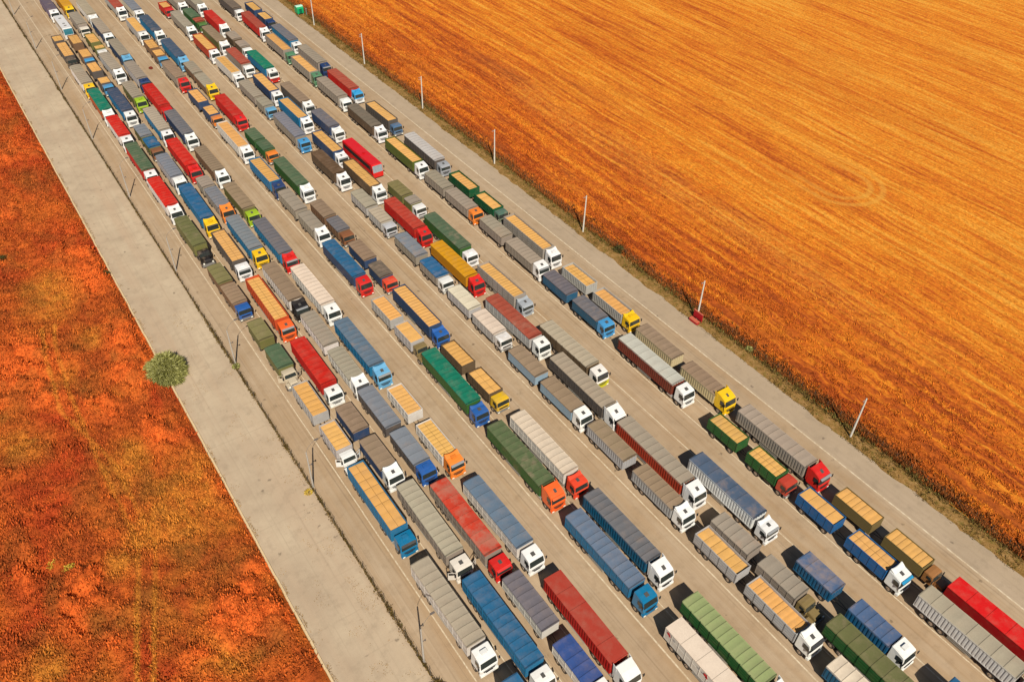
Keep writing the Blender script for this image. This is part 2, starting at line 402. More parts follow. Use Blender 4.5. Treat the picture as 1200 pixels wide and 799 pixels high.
def meadow_mat(name, leafy):
    t = NT(name, .95, .1)
    at = t.n('ShaderNodeAttribute', attribute_name='tone'); col = at.outputs['Color']
    if leafy:
        gi = t.n('ShaderNodeNewGeometry').outputs['Random Per Island']
        col = t.mix(1., col, t.ramp(gi, [(0., (.62, .58, .56)), (.5, (1.05, 1.05, 1.05)), (1., (1.45, 1.45, 1.4))]), 'MULTIPLY')
    else:
        fine = t.noise(t.coord(), 2.6, 5, .85)
        col = t.mix(1., col, t.mix(t.ramp(fine, [(.33, 0.), (.67, 1.)]), (.5, .48, .46), (1.4, 1.4, 1.35)), 'MULTIPLY')
        t.bump(fine, .6, .2)
    return t.col(col)
MEADOW = meadow_mat('rusty_meadow', False); MEADOWLEAF = meadow_mat('rusty_weed_leaves', True)
MEADOWFAR = flat('rusty_meadow_far', base((176, 84, 32)), .95, .1, 0, .4)
def leaf_mat(name, stops, spec=.15):
    t = NT(name, .8, spec)
    gi = t.n('ShaderNodeNewGeometry').outputs['Random Per Island']
    return t.col(t.ramp(gi, stops))
G_BUSH = leaf_mat('willow_leaves', [(0., base((104, 104, 44))), (.5, base((154, 152, 78))), (1., base((214, 210, 140)))])
G_DARK = leaf_mat('shrub_leaves', [(0., base((40, 44, 20))), (.5, base((80, 78, 38))), (1., base((124, 112, 60)))])
G_YEL = leaf_mat('yellow_leaves', [(0., base((190, 150, 40))), (1., base((245, 215, 90)))])
G_WEED = leaf_mat('dry_weed_blades', [(0., base((66, 50, 22))), (.4, base((112, 88, 40))), (.75, base((140, 118, 62))), (1., base((120, 122, 58)))])
G_CROP = leaf_mat('crop_edge_stalks', [(0., base((84, 54, 26))), (.35, base((128, 84, 40))), (.7, base((176, 96, 44))), (1., base((210, 116, 50)))])
G_HEDGE = leaf_mat('roadside_weed_blades', [(0., base((64, 46, 20))), (.5, base((110, 84, 36))), (.8, base((112, 104, 44))), (1., base((168, 128, 60)))])
G_TAN = leaf_mat('withered_tufts', [(0., base((140, 108, 64))), (1., base((190, 156, 108)))])

# ---------------- the ground and the roads ----------------
YA, YB = -80, 520
o = sheet('ground', -3000, 4000, -3000, 4500, -.05, SOIL)
sheet('concrete_apron', 11.25, 21.9, YA, YB, 0.0, PLAZA)
sheet('road', 20.9, 88.05, YA, YB, .004, ROAD)
sheet('road_shoulder', 88.05, 92.5, YA, YB, .004, SHOULDER, wob=.45)
kb = MB()
y = YA
while y < YB:                                   # kerb stones, some sunk or tilted a little
    dz = random.uniform(-.03, .02); dx = random.uniform(-.04, .04)
    kb.box(10.98 + dx, 11.26 + dx, y + .02, y + 2.98, -.15, .13 + dz); y += 3
k = put('kerb', kb.mesh('kerb', [flat('kerb_concrete', base((236, 206, 160)), .85)], .02)); k['kind'] = 'structure'
lm = MB(); z = .008
for X, w in ((25.1, .16), (29.2, .13), (33.35, .13), (37.45, .13), (46.0, .20), (49.9, .13), (58.5, .20), (62.35, .13), (66.4, .13), (70.9, .18), (75.7, .18), (79.35, .14), (87.95, .22)):
    y = YA
    while y < 420:
        L = 10
        a = random.uniform(-.02, .02)
        lm.add([(X - w / 2 + a, y, z), (X + w / 2 + a, y, z), (X + w / 2 + a, y + L, z), (X - w / 2 + a, y + L, z)], [(0, 1, 2, 3)]); y += L
k = put('road_markings', lm.mesh('road_markings', [LINE])); k['kind'] = 'structure'

def grid(name, x0, x1, y0, y1, step, hf, mat, kind='structure'):
    nx = int((x1 - x0) / step) + 1; ny = int((y1 - y0) / step) + 1
    gx, gy = np.meshgrid(np.linspace(x0, x1, nx), np.linspace(y0, y1, ny))
    gz = hf(gx, gy)
    v = np.stack([gx.ravel(), gy.ravel(), gz.ravel()], 1)
    i = np.arange((nx - 1) * (ny - 1)); r = i // (nx - 1); c = i % (nx - 1); a = r * nx + c
    f = np.stack([a, a + 1, a + nx + 1, a + nx], 1)
    o = put(name, npmesh(name, v, f, [mat], True)); o['kind'] = kind; return o
def hm(x, y):
    e = np.clip((10.95 - x) / 1.5, 0, 1)
    W = meadow_kind(x, y)
    h = .45 * vnoise(x, y, 5.5, 1) + .4 * vnoise(x, y, 1.9, 2) ** 2 + .35 * vnoise(x, y, .85, 4) ** 2 + puffs(x, y * .8) * (.4 + 1.1 * W['o'])
    return -.03 + e * h * .85
o = grid('meadow', -34, 10.95, 40, 310, .27, hm, MEADOW)
co = np.empty(len(o.data.vertices) * 3, dtype=np.float32); o.data.vertices.foreach_get('co', co); co = co.reshape(-1, 3)
vcol(o.data, meadow_col(co[:, 0].astype(float), co[:, 1].astype(float)))
sheet('meadow_left', -75, -33.9, -20, 330, .1, MEADOWFAR); sheet('meadow_near', -33.9, 10.95, -20, 40.1, .1, MEADOWFAR); sheet('meadow_top', -33.9, 10.95, 309.9, 330, .1, MEADOWFAR)
sheet('meadow_far', -1500, -74.9, -600, 2500, -.01, MEADOWFAR)
sheet('meadow_beyond', -75, 10.95, 329.9, 2500, -.01, MEADOWFAR)
def fedge(y): return 95.9 + .5 * (vnoise(y, 0, 6, 11) - .5)
def hf(x, y):
    e = np.clip((x - fedge(y)) / 1.6, 0, 1); e = e * e * (3 - 2 * e)
    h = .42 + .16 * vnoise(x * 1.0, y * .12, .9, 21) + .22 * vnoise(x, y, .9, 22) * np.clip(1 - (x - 96) / 60, .25, 1) + .15 * vnoise(x, y, 5, 23)
    return -.04 + e * h
grid('field', 95.0, 170, -20, 330, .5, hf, FIELD)
sheet('field_far', 169.9, 2500, -1500, 2500, .55, FIELD)
sheet('field_beyond', 95.5, 170, 329.9, 2500, .55, FIELD)
def hv(x, y):
    e = np.clip((x - 92.2) / .8, 0, 1)
    return -.035 + e * (.10 * vnoise(x, y, .8, 31) + .12 * vnoise(x, y, 3, 32)) - .12 * np.exp(-((x - 94.9) / .5) ** 2)
grid('verge', 92.0, 96.4, -20, 330, .3, hv, SOIL)

# ---------------- scattered leaves and blades ----------------
def blades(name, P, H, Wd, lean, mat, n_per=3, spread=.5, kind='stuff', parent=None, curl=.0):
    """P (n,3) roots; every root gets n_per bent blades of two quads"""
    P = np.repeat(P, n_per, 0); H = np.repeat(H, n_per) * rng.uniform(.55, 1.1, len(P)); n = len(P)
    az = rng.uniform(0, 2 * np.pi, n); d = np.stack([np.cos(az), np.sin(az), np.zeros(n)], 1)
    s = np.stack([-np.sin(az), np.cos(az), np.zeros(n)], 1)
    P = P + (rng.uniform(-1, 1, (n, 3)) * np.array([spread, spread, 0]))
    ln = rng.uniform(.2, 1, n)[:, None] * lean * H[:, None]; w = (Wd * rng.uniform(.6, 1.3, n))[:, None]
    up = np.array([0, 0, 1.]) * H[:, None]
    a = P - s * w * .5; b = P + s * w * .5
    m = P + up * .62 + d * ln * .4; m0 = m - s * w * .55; m1 = m + s * w * .55
    t = P + up * (1 - curl) + d * ln; t0 = t - s * w * .22; t1 = t + s * w * .22
    v = np.stack([a, b, m1, m0, t1, t0], 1).reshape(-1, 3)
    o = (np.arange(n) * 6)[:, None]
    f = np.concatenate([o + np.array([[0, 1, 2, 3]]), o + np.array([[3, 2, 4, 5]])], 0)
    ob = put(name, npmesh(name, v, f, [mat]), parent)
    if kind: ob['kind'] = kind
    return ob
# rusty weeds of the meadow
n = 105000
px = rng.uniform(-24, 10.75, n); py = rng.uniform(52, 300, n)
keep = (py > 60 - (px + 24) * 1.2) & (rng.uniform(0, 1, n) < np.clip(1.35 - py / 300, .4, 1)); px, py = px[keep], py[keep]
dn = vnoise(px, py, 4.5, 41) * .6 + vnoise(px, py, 1.3, 42) * .4
o = blades('weeds', np.stack([px, py, hm(px, py) - .03], 1), .14 + .28 * dn, .13, 1.1, MEADOWLEAF, 3, .25)
cc = meadow_col(px, py); vcol(o.data, np.repeat(np.repeat(cc, 3, 0), 6, 0))
# field: brown and green stalks over the ditch, low stubble tufts behind
n = 20000
py = rng.uniform(5, 300, n); px = fedge(py) - .7 + np.abs(rng.normal(0, .8, n))
blades('crop_edge', np.stack([px, py, hf(px, py) - .05], 1), (.35 + .45 * vnoise(px, py, 2.5, 44)), .09, .7, G_CROP, 3, .25)
n = 60000
py = rng.uniform(0, 260, n); px = 96.2 + rng.exponential(16, n); k = px < 169; px, py = px[k], py[k]
k = vnoise(px, py * .12, 1.1, 45) * .6 + vnoise(px, py, .9, 46) * .4 > .42; px, py = px[k], py[k]
blades('stubble_tufts', np.stack([px, py, hf(px, py) - .04], 1), .18 + .25 * vnoise(px, py, 1.5, 47) * np.clip(1.2 - (px - 96) / 50, .4, 1.2), .09, 1.2, FIELDLEAF, 3, .3)
n = 9000
py = rng.uniform(5, 300, n); px = 94.9 + rng.normal(0, .4, n) + .4 * (vnoise(py, 0, 7, 51) - .5)
k = rng.uniform(0, 1, n) < .15 + .75 * vnoise(py, 3, 3.5, 52)
blades('ditch_weeds', np.stack([px, py, hv(px, py)], 1)[k], (.25 + .35 * vnoise(px, py, 3, 53))[k], .08, .8, G_WEED, 3, .22)
n = 9000
py = rng.uniform(5, 290, n); px = 92.3 + np.abs(rng.normal(0, 1.1, n)) - .2 * vnoise(py, 3, 2, 55)
k = (px < 94.6) & (rng.uniform(0, 1, n) < .1 + .9 * (vnoise(px * 1.2, py, 2.6, 54) > .5))
blades('verge_grass', np.stack([px, py, hv(px, py)], 1)[k], np.full(k.sum(), .14), .07, 1.2, G_HEDGE, 3, .2)
# strip of weeds along the apron joint
n = 15000
py = rng.uniform(30, 310, n); py = py[rng.uniform(0, 1, n) < .4 + .6 * vnoise(py, 7, 2.0, 64)]; n = len(py); wd = .05 + .14 * vnoise(py, 0, 4, 61) ** 2
px = 21.05 + rng.normal(0, 1, n) * wd
hh = .10 + .22 * vnoise(py, 2, .8, 62) ** 2 + .5 * (py < 130) * np.clip(vnoise(py, 4, 1.1, 63) - .6, 0, 1)
blades('roadside_weeds', np.stack([px, py, np.zeros(n)], 1), hh, .06, .9, G_HEDGE, 3, .08)
# dead tufts and moss spots on the apron
n = 5200
py = rng.uniform(34, 130, n); px = rng.uniform(11.4, 21, n)
k = vnoise(px, py, 2.1, 71) * .6 + vnoise(px, py, .6, 72) * .4 + .12 * (px > 18.3) * (py < 90) + .06 * (px < 13) > .72
blades('dead_tufts', np.stack([px, py, np.zeros(n)], 1)[k], np.full(k.sum(), .05), .09, 1.8, G_TAN, 3, .3)
py = rng.uniform(34, 300, 2600); px = 11.35 + np.abs(rng.normal(0, .18, 2600))
k = vnoise(px, py, 1.8, 75) > .62
blades('kerbside_tufts', np.stack([px, py, np.zeros(len(py))], 1)[k], np.full(k.sum(), .09), .08, 1.4, G_TAN, 3, .14)

def bush(name, x, y, r, h, mat, n, label, bl=.5, w=.10, z0=0., cat='bush', up=.7, trunk=True):
    root = put(name, None, None, (x, y, z0)); tag(root, label, cat)
    m = MB()
    for i in range(9):
        a = i * 2.4; rr = r * random.uniform(.3, .62)
        p1 = (math.cos(a) * rr * .45, math.sin(a) * rr * .45, h * .38); p2 = (math.cos(a) * rr, math.sin(a) * rr, h * random.uniform(.62, .85))
        m.tube((0, 0, -.05), p1, .09 * r / 2, .06 * r / 2, 6); m.tube(p1, p2, .06 * r / 2, .02 * r / 2, 5)
    put('trunk', m.mesh('trunk', [BARK]), root)
    u = rng.normal(0, 1, (n, 3)); u[:, 2] = np.abs(u[:, 2]) - .15; u /= np.linalg.norm(u, axis=1)[:, None]
    lump = .72 + .38 * vnoise(np.arctan2(u[:, 1], u[:, 0]) * 3, u[:, 2] * 4, .8, int(abs(x) * 7) + 3)
    rad = rng.uniform(.45, 1, n) ** .5 * lump
    c = u * rad[:, None] * np.array([r, r, h * .95]); c[:, 2] += .1
    dr = u * np.array([1, 1, up]) + rng.normal(0, .45, (n, 3)); dr /= np.linalg.norm(dr, axis=1)[:, None]
    sd_ = np.cross(dr, rng.normal(0, 1, (n, 3))); sd_ /= np.linalg.norm(sd_, axis=1)[:, None]
    L = bl * rng.uniform(.6, 1.2, n)[:, None]
    v = np.stack([c - sd_ * w * .4, c + sd_ * w * .4, c + dr * L * .55 + sd_ * w * .5, c + dr * L * .55 - sd_ * w * .5, c + dr * L + np.array([0, 0, -.12 * bl])], 1)
    o = (np.arange(n) * 5)[:, None]
    f = np.concatenate([np.concatenate([o, o + 1, o + 2, o + 3], 1), np.concatenate([o + 3, o + 2, o + 4, o + 4], 1)], 0)
    v = v.reshape(-1, 3)
    me = bpy.data.meshes.new('crown')
    quads = f[:n].tolist(); tris = f[n:, :3].tolist()
    me.from_pydata(v.tolist(), [], quads + tris); me.materials.append(mat)
    put('crown', me, root)
    return root
BARK = flat('bark', (.10, .07, .045), .9)
bush('willow_bush', 11.3, 112.2, 2.95, 3.5, G_BUSH, 19000, 'large round olive green bush growing over the kerb of the pale apron', .95, .085)
bush('shrub', 10.2, 144.8, .75, .8, G_DARK, 500, 'small dark green shrub at the kerb, farther up from the large round bush', .3, .08)
bush('shrub', -4.6, 159.8, 1.1, 1.0, G_DARK, 700, 'dark green shrub alone in the rusty meadow near the left edge', .35, .09)
bush('flowering_bush', -11.9, 84.4, .95, .8, G_YEL, 500, 'larger of two pale yellow bushes side by side in the orange meadow', .25, .1)
bush('flowering_bush', -10.5, 82.7, .75, .7, G_YEL, 380, 'smaller, right hand one of two pale yellow bushes in the orange meadow', .25, .1)
bush('flowering_bush', -17.0, 85.3, .75, .6, G_YEL, 350, 'small pale yellow bush at the far left edge of the meadow', .25, .1)
bush('flowering_bush', -2.9, 69.5, .55, .5, G_YEL, 260, 'lone small yellow bush beside the faint wheel tracks near the bottom', .22, .09)
bush('flowering_bush', -8.8, 93.2, .45, .5, G_YEL, 220, 'tiny yellow bush in the red weeds above the other yellow ones', .22, .09)
bush('shrub', 95.3, 99.2, .95, 1.0, G_DARK, 800, 'dark green shrub in the ditch between two concrete poles, above the red board', .35, .09)
bush('shrub', 95.2, 64.4, .55, .6, G_BUSH, 350, 'small bright green shrub in the ditch below the red board', .3, .08)
bush('shrub', 21.15, 107.9, .55, .35, G_BUSH, 300, 'green weed clump at the foot of a curved lamp post right of the round bush', .35, .07)
bush('shrub', 20.3, 77.4, .5, .25, G_YEL, 200, 'withered yellow weed clump at the foot of a lamp post on the apron joint', .3, .07)
bush('shrub', 20.9, 42.6, .9, .6, G_HEDGE, 500, 'dry brown weed clump at the bottom end of the joint, below a lamp post', .5, .06)

def wire_fence(x, y0, y1, step, h, label, hang, mat, r):
    root = put('wire_fence', None, None, (x, y0, 0)); tag(root, label, 'fence')
    m = MB(); m.tube((0, 0, -.1), (0, 0, h), r, r * .9, 6); P = m.mesh('post', [mat])
    n = int((y1 - y0) / step)
    for i in range(n + 1):
        put('post', P, root, (random.uniform(-.05, .05), i * step, 0), (R(random.uniform(-3, 3)), R(random.uniform(-3, 3)), 0))
    m = MB()
    for z in hang:
        for i in range(n): m.tube((0, i * step, z * h), (0, (i + 1) * step, z * h), .012, .012, 4)
    put('wire', m.mesh('wire', ['chassis']), root)
wire_fence(21.0, 30, 300, 2.9, 1.25, 'low wire fence with thin posts in the weeds left of the lamp posts', (.3, .6, .95), flat('weathered_post', (.10, .08, .055), .9), .045)
wire_fence(95.7, 4, 252, 2.6, 1.15, 'low wire fence with dark stakes along the edge of the orange field', (.5, .95), flat('dark_stake', (.07, .05, .035), .9), .05)
RIGS = [
 (1, 'T', 27.36, 0.006, (259.8, 255.4, 254.3, 241.8), 'grain', 'dgrey', 'black', 'old'),
 (1, 'S', 27.0, -0.0, (235.7, 221.0), 'grey', 'white', 'yellow', 'mod'),
 (1, 'S', 27.05, 0.007, (218.9, 203.6), 'teal', 'orange', 'white', 'mod'),
 (1, 'S', 27.13, 0.003, (201.9, 188.7), 'red', 'white', 'white', 'mod'),
 (1, 'S', 27.03, 0.005, (186.4, 170.7), 'green', 'red', 'white', 'mod'),
 (1, 'S', 26.91, -0.002, (168.9, 154.2), 'red', 'white', 'white', 'mod'),
 (1, 'S', 26.96, -0.008, (151.2, 138.5), 'olive2', 'olive', 'black', 'hood'),
 (1, 'T', 27.03, -0.007, (132.9, 126.8, 126.1, 118.2), 'olive/brown', 'brown', 'blue', 'old'),
 (1, 'T', 27.13, 0.003, (113.9, 108.4, 106.2, 99.1), 'olive/green', 'olive', 'beige', 'hood'),
 (1, 'T', 27.26, 0.005, (95.7, 87.8, 85.6, 78.3), 'grain', 'ltgrey', 'white', 'hood'),
 (1, 'S', 27.07, 0.003, (75.8, 60.6), 'grain', 'blue', 'teal', 'mod'),
 (1, 'S', 26.82, -0.004, (56.9, 41.2), 'beige', 'white', 'white', 'mod'),
 (1, 'S', 27.34, 0.0, (37.8, 22.4), 'blue', 'white', 'white', 'mod'),
 (2, 'S', 31.07, 0.0, (292.9, 277.5), 'purple', 'purple', 'white', 'mod'),
 (2, 'U', 31.22, -0.004, (274.0, 262.4), 'white', 'white', 'white', 'bus'),
 (2, 'T', 31.22, 0.005, (258.0, 251.1, 246.6, 238.7), 'grain', 'brown', 'sky', 'old'),
 (2, 'T', 31.05, -0.006, (236.6, 229.9, 226.0, 219.9), 'grain', 'dgrey', 'sky', 'old'),
 (2, 'S', 31.15, 0.005, (216.6, 200.6), 'navy', 'blue', 'white', 'mod'),
 (2, 'T', 31.36, -0.005, (194.9, 188.9, 187.7, 181.1), 'greyblue/blue', 'olive', 'brown', 'old'),
 (2, 'S', 31.29, 0.003, (177.9, 164.9), 'greyblue', 'ltgrey', 'white', 'mod'),
 (2, 'S', 31.21, 0.013, (162.8, 145.9), 'blue', 'sky', 'yellow', 'mod'),
 (2, 'S', 31.19, 0.007, (142.8, 129.2), 'grain', 'dgrey', 'white', 'mod'),
 (2, 'S', 31.14, 0.009, (125.2, 109.1), 'grain', 'redw', 'orange', 'mod'),
 (2, 'S', 31.1, 0.005, (105.1, 90.8), 'red', 'red', 'white', 'mod'),
 (2, 'T', 30.97, -0.005, (87.6, 81.6, 79.7, 71.1), 'brown', 'navy', 'white', 'mod'),
 (2, 'S', 31.16, 0.009, (69.0, 53.4), 'beige', 'grey', 'cream', 'mod'),
 (2, 'S', 31.02, 0.003, (51.5, 35.4), 'blue', 'blue', 'white', 'mod'),
 (3, 'S', 35.44, 0.0, (293.9, 278.5), 'yellow', 'yellow', 'yellow', 'mod'),
 (3, 'S', 35.49, -0.008, (273.9, 261.6), 'grey', 'grey', 'cream', 'old'),
 (3, 'T', 35.5, -0.007, (256.5, 249.4, 247.2, 242.6), 'grain', 'olive', 'white', 'old'),
 (3, 'S', 35.44, -0.016, (239.9, 225.5), 'grey', 'ltgrey', 'white', 'mod'),
 (3, 'S', 35.33, -0.004, (218.7, 206.7), 'grey', 'olive', 'lime', 'mod'),
 (3, 'S', 35.48, 0.005, (201.7, 186.6), 'beige', 'blue', 'white', 'mod'),
 (3, 'S', 35.35, -0.002, (183.6, 167.6), 'red', 'red', 'red', 'mod'),
 (3, 'T', 35.58, 0.002, (164.6, 160.1, 159.6, 149.1), 'grey/greyblue', 'grey', 'amber', 'mod'),
 (3, 'S', 35.28, 0.006, (146.2, 131.1), 'greyblue', 'sky', 'yellow', 'mod'),
 (3, 'S', 35.28, 0.0, (127.4, 112.8), 'brown', 'white', 'black', 'mod'),
 (3, 'T', 35.35, 0.009, (111.0, 101.4, 100.0, 90.0), 'grey', 'white', 'white', 'mod'),
 (3, 'T', 35.33, 0.001, (89.1, 79.8, 78.6, 69.5), 'greyblue', 'dgrey', 'blue', 'mod'),
 (3, 'S', 35.37, -0.005, (66.7, 50.7), 'redworn', 'grey', 'red', 'mod'),
 (3, 'T', 35.43, 0.0, (49.0, 40.5, 38.4, 30.2), 'slate/blue2', 'white', 'white', 'mod'),
 (4, 'S', 39.64, 0.0, (283.3, 267.9), 'beige', 'white', 'white', 'mod'),
 (4, 'S', 39.54, 0.0, (265.7, 251.3), 'grey', 'navy', 'white', 'mod'),
 (4, 'S', 39.55, 0.005, (247.9, 233.3), 'grey', 'navy', 'ltblue', 'mod'),
 (4, 'S', 39.27, -0.009, (230.8, 216.9), 'grey', 'ltgrey', 'navy', 'mod'),
 (4, 'S', 39.29, -0.007, (214.6, 199.1), 'red', 'red', 'red', 'mod'),
 (4, 'S', 39.38, -0.003, (197.6, 181.8), 'slate', 'navy', 'white', 'mod'),
 (4, 'S', 39.5, -0.009, (176.7, 162.5), 'brown', 'brown', 'white', 'mod'),
 (4, 'S', 39.37, -0.011, (158.4, 145.3), 'brown', 'olive', 'lime', 'mod'),
 (4, 'S', 39.41, -0.001, (142.3, 126.7), 'slate', 'sky', 'red', 'mod'),
 (4, 'S', 39.45, -0.002, (124.0, 108.8), 'cream', 'white', 'white', 'mod'),
 (4, 'S', 39.29, 0.002, (105.7, 90.3), 'blueworn', 'blue', 'ltblue', 'mod'),
 (4, 'T', 39.35, -0.0, (87.0, 80.3, 77.9, 68.4), 'grain', 'white', 'amber', 'mod'),
 (4, 'S', 39.45, -0.01, (64.5, 49.2), 'blueworn', 'white', 'white', 'mod'),
 (4, 'S', 39.36, 0.015, (45.9, 30.1), 'redmat', 'red', 'white', 'high'),
 (5, 'S', 47.8, 0.0, (284.3, 268.9), 'redbrown', 'ltgrey', 'white', 'mod'),
 (5, 'S', 47.89, 0.01, (261.7, 247.3), 'grain', 'ltgrey', 'white', 'mod'),
 (5, 'T', 47.63, 0.011, (244.0, 237.3, 236.2, 229.6), 'grain', 'brown', 'sky', 'old'),
 (5, 'S', 47.55, -0.013, (226.0, 212.1), 'brown', 'grey', 'red', 'mod'),
 (5, 'T', 47.85, -0.007, (207.0, 198.9, 196.5, 189.3), 'grain', 'navy', 'amber', 'old'),
 (5, 'S', 47.68, -0.004, (185.6, 169.6), 'grain', 'white', 'white', 'mod'),
 (5, 'S', 47.75, -0.012, (165.5, 151.9), 'grain', 'blue', 'navy', 'mod'),
 (5, 'T', 48.03, -0.008, (150.4, 141.7, 140.5, 131.3), 'grey', 'grey', 'white', 'mod'),
 (5, 'S', 47.67, -0.013, (128.1, 113.0), 'blue', 'navy', 'red', 'mod'),
 (5, 'T', 47.74, -0.014, (108.2, 101.3, 99.9, 93.0), 'grain', 'ltgrey', 'olive', 'hood'),
 (5, 'S', 47.74, 0.005, (90.9, 74.9), 'teal', 'green', 'blue', 'mod'),
 (5, 'S', 47.75, 0.004, (71.5, 55.7), 'green2', 'green', 'orange', 'high'),
 (5, 'S', 47.73, -0.003, (52.1, 36.6), 'blueworn', 'blue', 'teal', 'mod'),
 (5, 'B', 47.85, 0.0, (32.5, 17.1), 'white', 'white', 'white', 'mod'),
 (6, 'S', 51.64, 0.0, (279.8, 264.4), 'greyblue', 'cream', 'white', 'mod'),
 (6, 'S', 51.77, -0.001, (261.1, 245.3), 'navy', 'sky', 'white', 'mod'),
 (6, 'S', 51.64, 0.004, (240.7, 224.6), 'navy', 'sky', 'ltblue', 'mod'),
 (6, 'T', 52.13, 0.003, (223.4, 215.4, 215.0, 204.4), 'grey', 'brown', 'yellow', 'mod'),
 (6, 'S', 52.11, -0.003, (199.6, 185.0), 'redflat', 'red', 'red', 'mod'),
 (6, 'T', 52.12, -0.019, (179.5, 173.5, 172.9, 166.4), 'green', 'dgreen', 'amber', 'old'),
 (6, 'S', 52.08, -0.01, (162.7, 147.5), 'green', 'green', 'white', 'mod'),
 (6, 'T', 51.95, -0.02, (143.0, 136.5, 135.7, 128.7), 'brown/slate', 'brown', 'brown', 'old'),
 (6, 'T', 51.89, -0.007, (125.9, 119.3, 117.7, 111.1), 'brown/dgrey', 'navy', 'redorange', 'old'),
 (6, 'S', 52.03, -0.009, (108.5, 93.6), 'grain', 'navy', 'blue', 'mod'),
 (6, 'T', 51.96, -0.02, (91.3, 85.0, 83.3, 75.4), 'grain', 'dbrown', 'yellow', 'old'),
 (6, 'S', 51.86, 0.001, (71.4, 55.8), 'cream', 'white', 'redorange', 'mod'),
 (6, 'S', 51.88, -0.003, (53.5, 38.2), 'slate', 'tealdark', 'white', 'high'),
 (6, 'S', 51.92, 0.0, (34.0, 18.6), 'green3', 'dgreen', 'white', 'high'),
 (7, 'R', 60.0, -0.02, (270.5, 263.6), 'grain', 'red', 'red', 'old'),
 (7, 'S', 60.18, 0.009, (259.8, 243.9), 'grey', 'grey', 'white', 'mod'),
 (7, 'S', 60.11, 0.0, (239.8, 225.2), 'grain', 'redbrown', 'white', 'mod'),
 (7, 'S', 60.24, -0.006, (221.8, 207.8), 'grain', 'white', 'white', 'mod'),
 (7, 'T', 60.2, -0.002, (205.1, 194.2, 193.9, 186.6), 'grey', 'grey', 'ltblue', 'old'),
 (7, 'S', 60.16, 0.009, (183.0, 167.5), 'greyblue', 'grey', 'sky', 'mod'),
 (7, 'S', 60.46, -0.018, (161.3, 147.7), 'dbrown', 'dbrown', 'white', 'mod'),
 (7, 'T', 60.3, 0.005, (142.3, 135.0, 134.4, 126.9), 'beige', 'ltgrey', 'ltgrey', 'old'),
 (7, 'T', 60.39, 0.0, (123.4, 115.1, 113.6, 105.7), 'greyblue/blue', 'grey', 'white', 'old'),
 (7, 'T', 60.37, -0.003, (103.5, 96.5, 95.3, 86.9), 'cream', 'ltgrey', 'white', 'old'),
 (7, 'T', 60.34, -0.009, (84.1, 76.6, 75.2, 65.4), 'brown', 'ltblue', 'white', 'mod'),
 (7, 'T', 60.52, 0.006, (63.8, 55.4, 53.4, 43.3), 'brown', 'silverrib', 'white', 'mod'),
 (7, 'T', 60.42, 0.003, (40.6, 33.0, 31.4, 21.3), 'grain', 'silverplank', 'white', 'mod'),
 (7, 'S', 60.01, 0.0, (18.5, 3.1), 'cream', 'tealdark', 'white', 'mod'),
 (8, 'S', 64.18, 0.0, (278.9, 263.5), 'grey', 'grey', 'white', 'mod'),
 (8, 'T', 64.48, -0.017, (261.1, 253.1, 252.5, 247.5), 'green/redbrown', 'dgreen', 'green', 'old'),
 (8, 'S', 64.3, -0.004, (244.0, 228.9), 'brown', 'olive', 'white', 'mod'),
 (8, 'S', 64.42, -0.004, (225.3, 212.0), 'redbrown', 'grey', 'white', 'mod'),
 (8, 'S', 64.27, 0.009, (206.6, 192.6), 'grain', 'navy', 'white', 'mod'),
 (8, 'S', 64.44, -0.006, (189.7, 175.4), 'grain', 'blue', 'white', 'mod'),
 (8, 'S', 64.3, -0.012, (169.9, 156.7), 'grain', 'navy', 'white', 'mod'),
 (8, 'S', 64.41, -0.009, (154.0, 139.1), 'grain', 'dbrown', 'white', 'mod'),
 (8, 'S', 64.46, -0.009, (135.2, 120.5), 'redribs', 'red', 'red', 'mod'),
 (8, 'S', 64.59, -0.007, (116.7, 101.9), 'mustard', 'mustard', 'red', 'mod'),
 (8, 'S', 64.57, -0.019, (97.2, 81.9), 'redbrown', 'ltgrey', 'white', 'mod'),
 (8, 'S', 64.55, 0.002, (78.6, 62.7), 'grey', 'dgrey', 'white', 'high'),
 (8, 'S', 64.35, 0.009, (61.6, 45.1), 'grey', 'redbrown', 'white', 'high'),
 (8, 'T', 64.13, -0.02, (41.0, 34.4, 32.8, 25.2), 'grey', 'grey', 'olive', 'hood'),
 (8, 'S', 64.3, 0.0, (22.1, 6.7), 'olive2', 'dgreen', 'green', 'mod'),
 (9, 'S', 68.58, 0.0, (274.8, 259.4), 'grey', 'grey', 'white', 'mod'),
 (9, 'S', 68.52, 0.003, (255.5, 240.8), 'redflat', 'red', 'white', 'mod'),
 (9, 'T', 68.57, 0.004, (237.4, 231.7, 230.0, 223.6), 'grey', 'dbrown', 'white', 'old'),
 (9, 'S', 68.46, -0.0, (220.7, 205.8), 'teal', 'sky', 'whitered', 'mod'),
 (9, 'S', 68.32, -0.009, (197.5, 183.0), 'brown', 'dgrey', 'white', 'mod'),
 (9, 'S', 68.75, -0.02, (179.8, 167.8), 'slate', 'navy', 'white', 'mod'),
 (9, 'U', 68.65, -0.02, (162.9, 148.8), 'redflat', 'red', 'red', 'bus'),
 (9, 'T', 68.58, -0.017, (141.3, 135.1, 134.4, 129.7), 'olive/grey', 'olive', 'white', 'old'),
 (9, 'S', 68.38, -0.001, (125.9, 110.2), 'green', 'green', 'white', 'mod'),
 (9, 'S', 68.6, -0.02, (106.2, 92.5), 'grain', 'stripe', 'silver', 'mod'),
 (9, 'S', 68.25, -0.02, (86.1, 71.3), 'beige', 'dbrown', 'whiteyellow', 'mod'),
 (9, 'S', 68.43, 0.007, (50.3, 35.6), 'bluetarp', 'whiterib', 'white', 'mod'),
 (9, 'T', 68.36, 0.006, (30.3, 24.5, 22.0, 14.1), 'bluerust', 'bluerib', 'white', 'mod'),
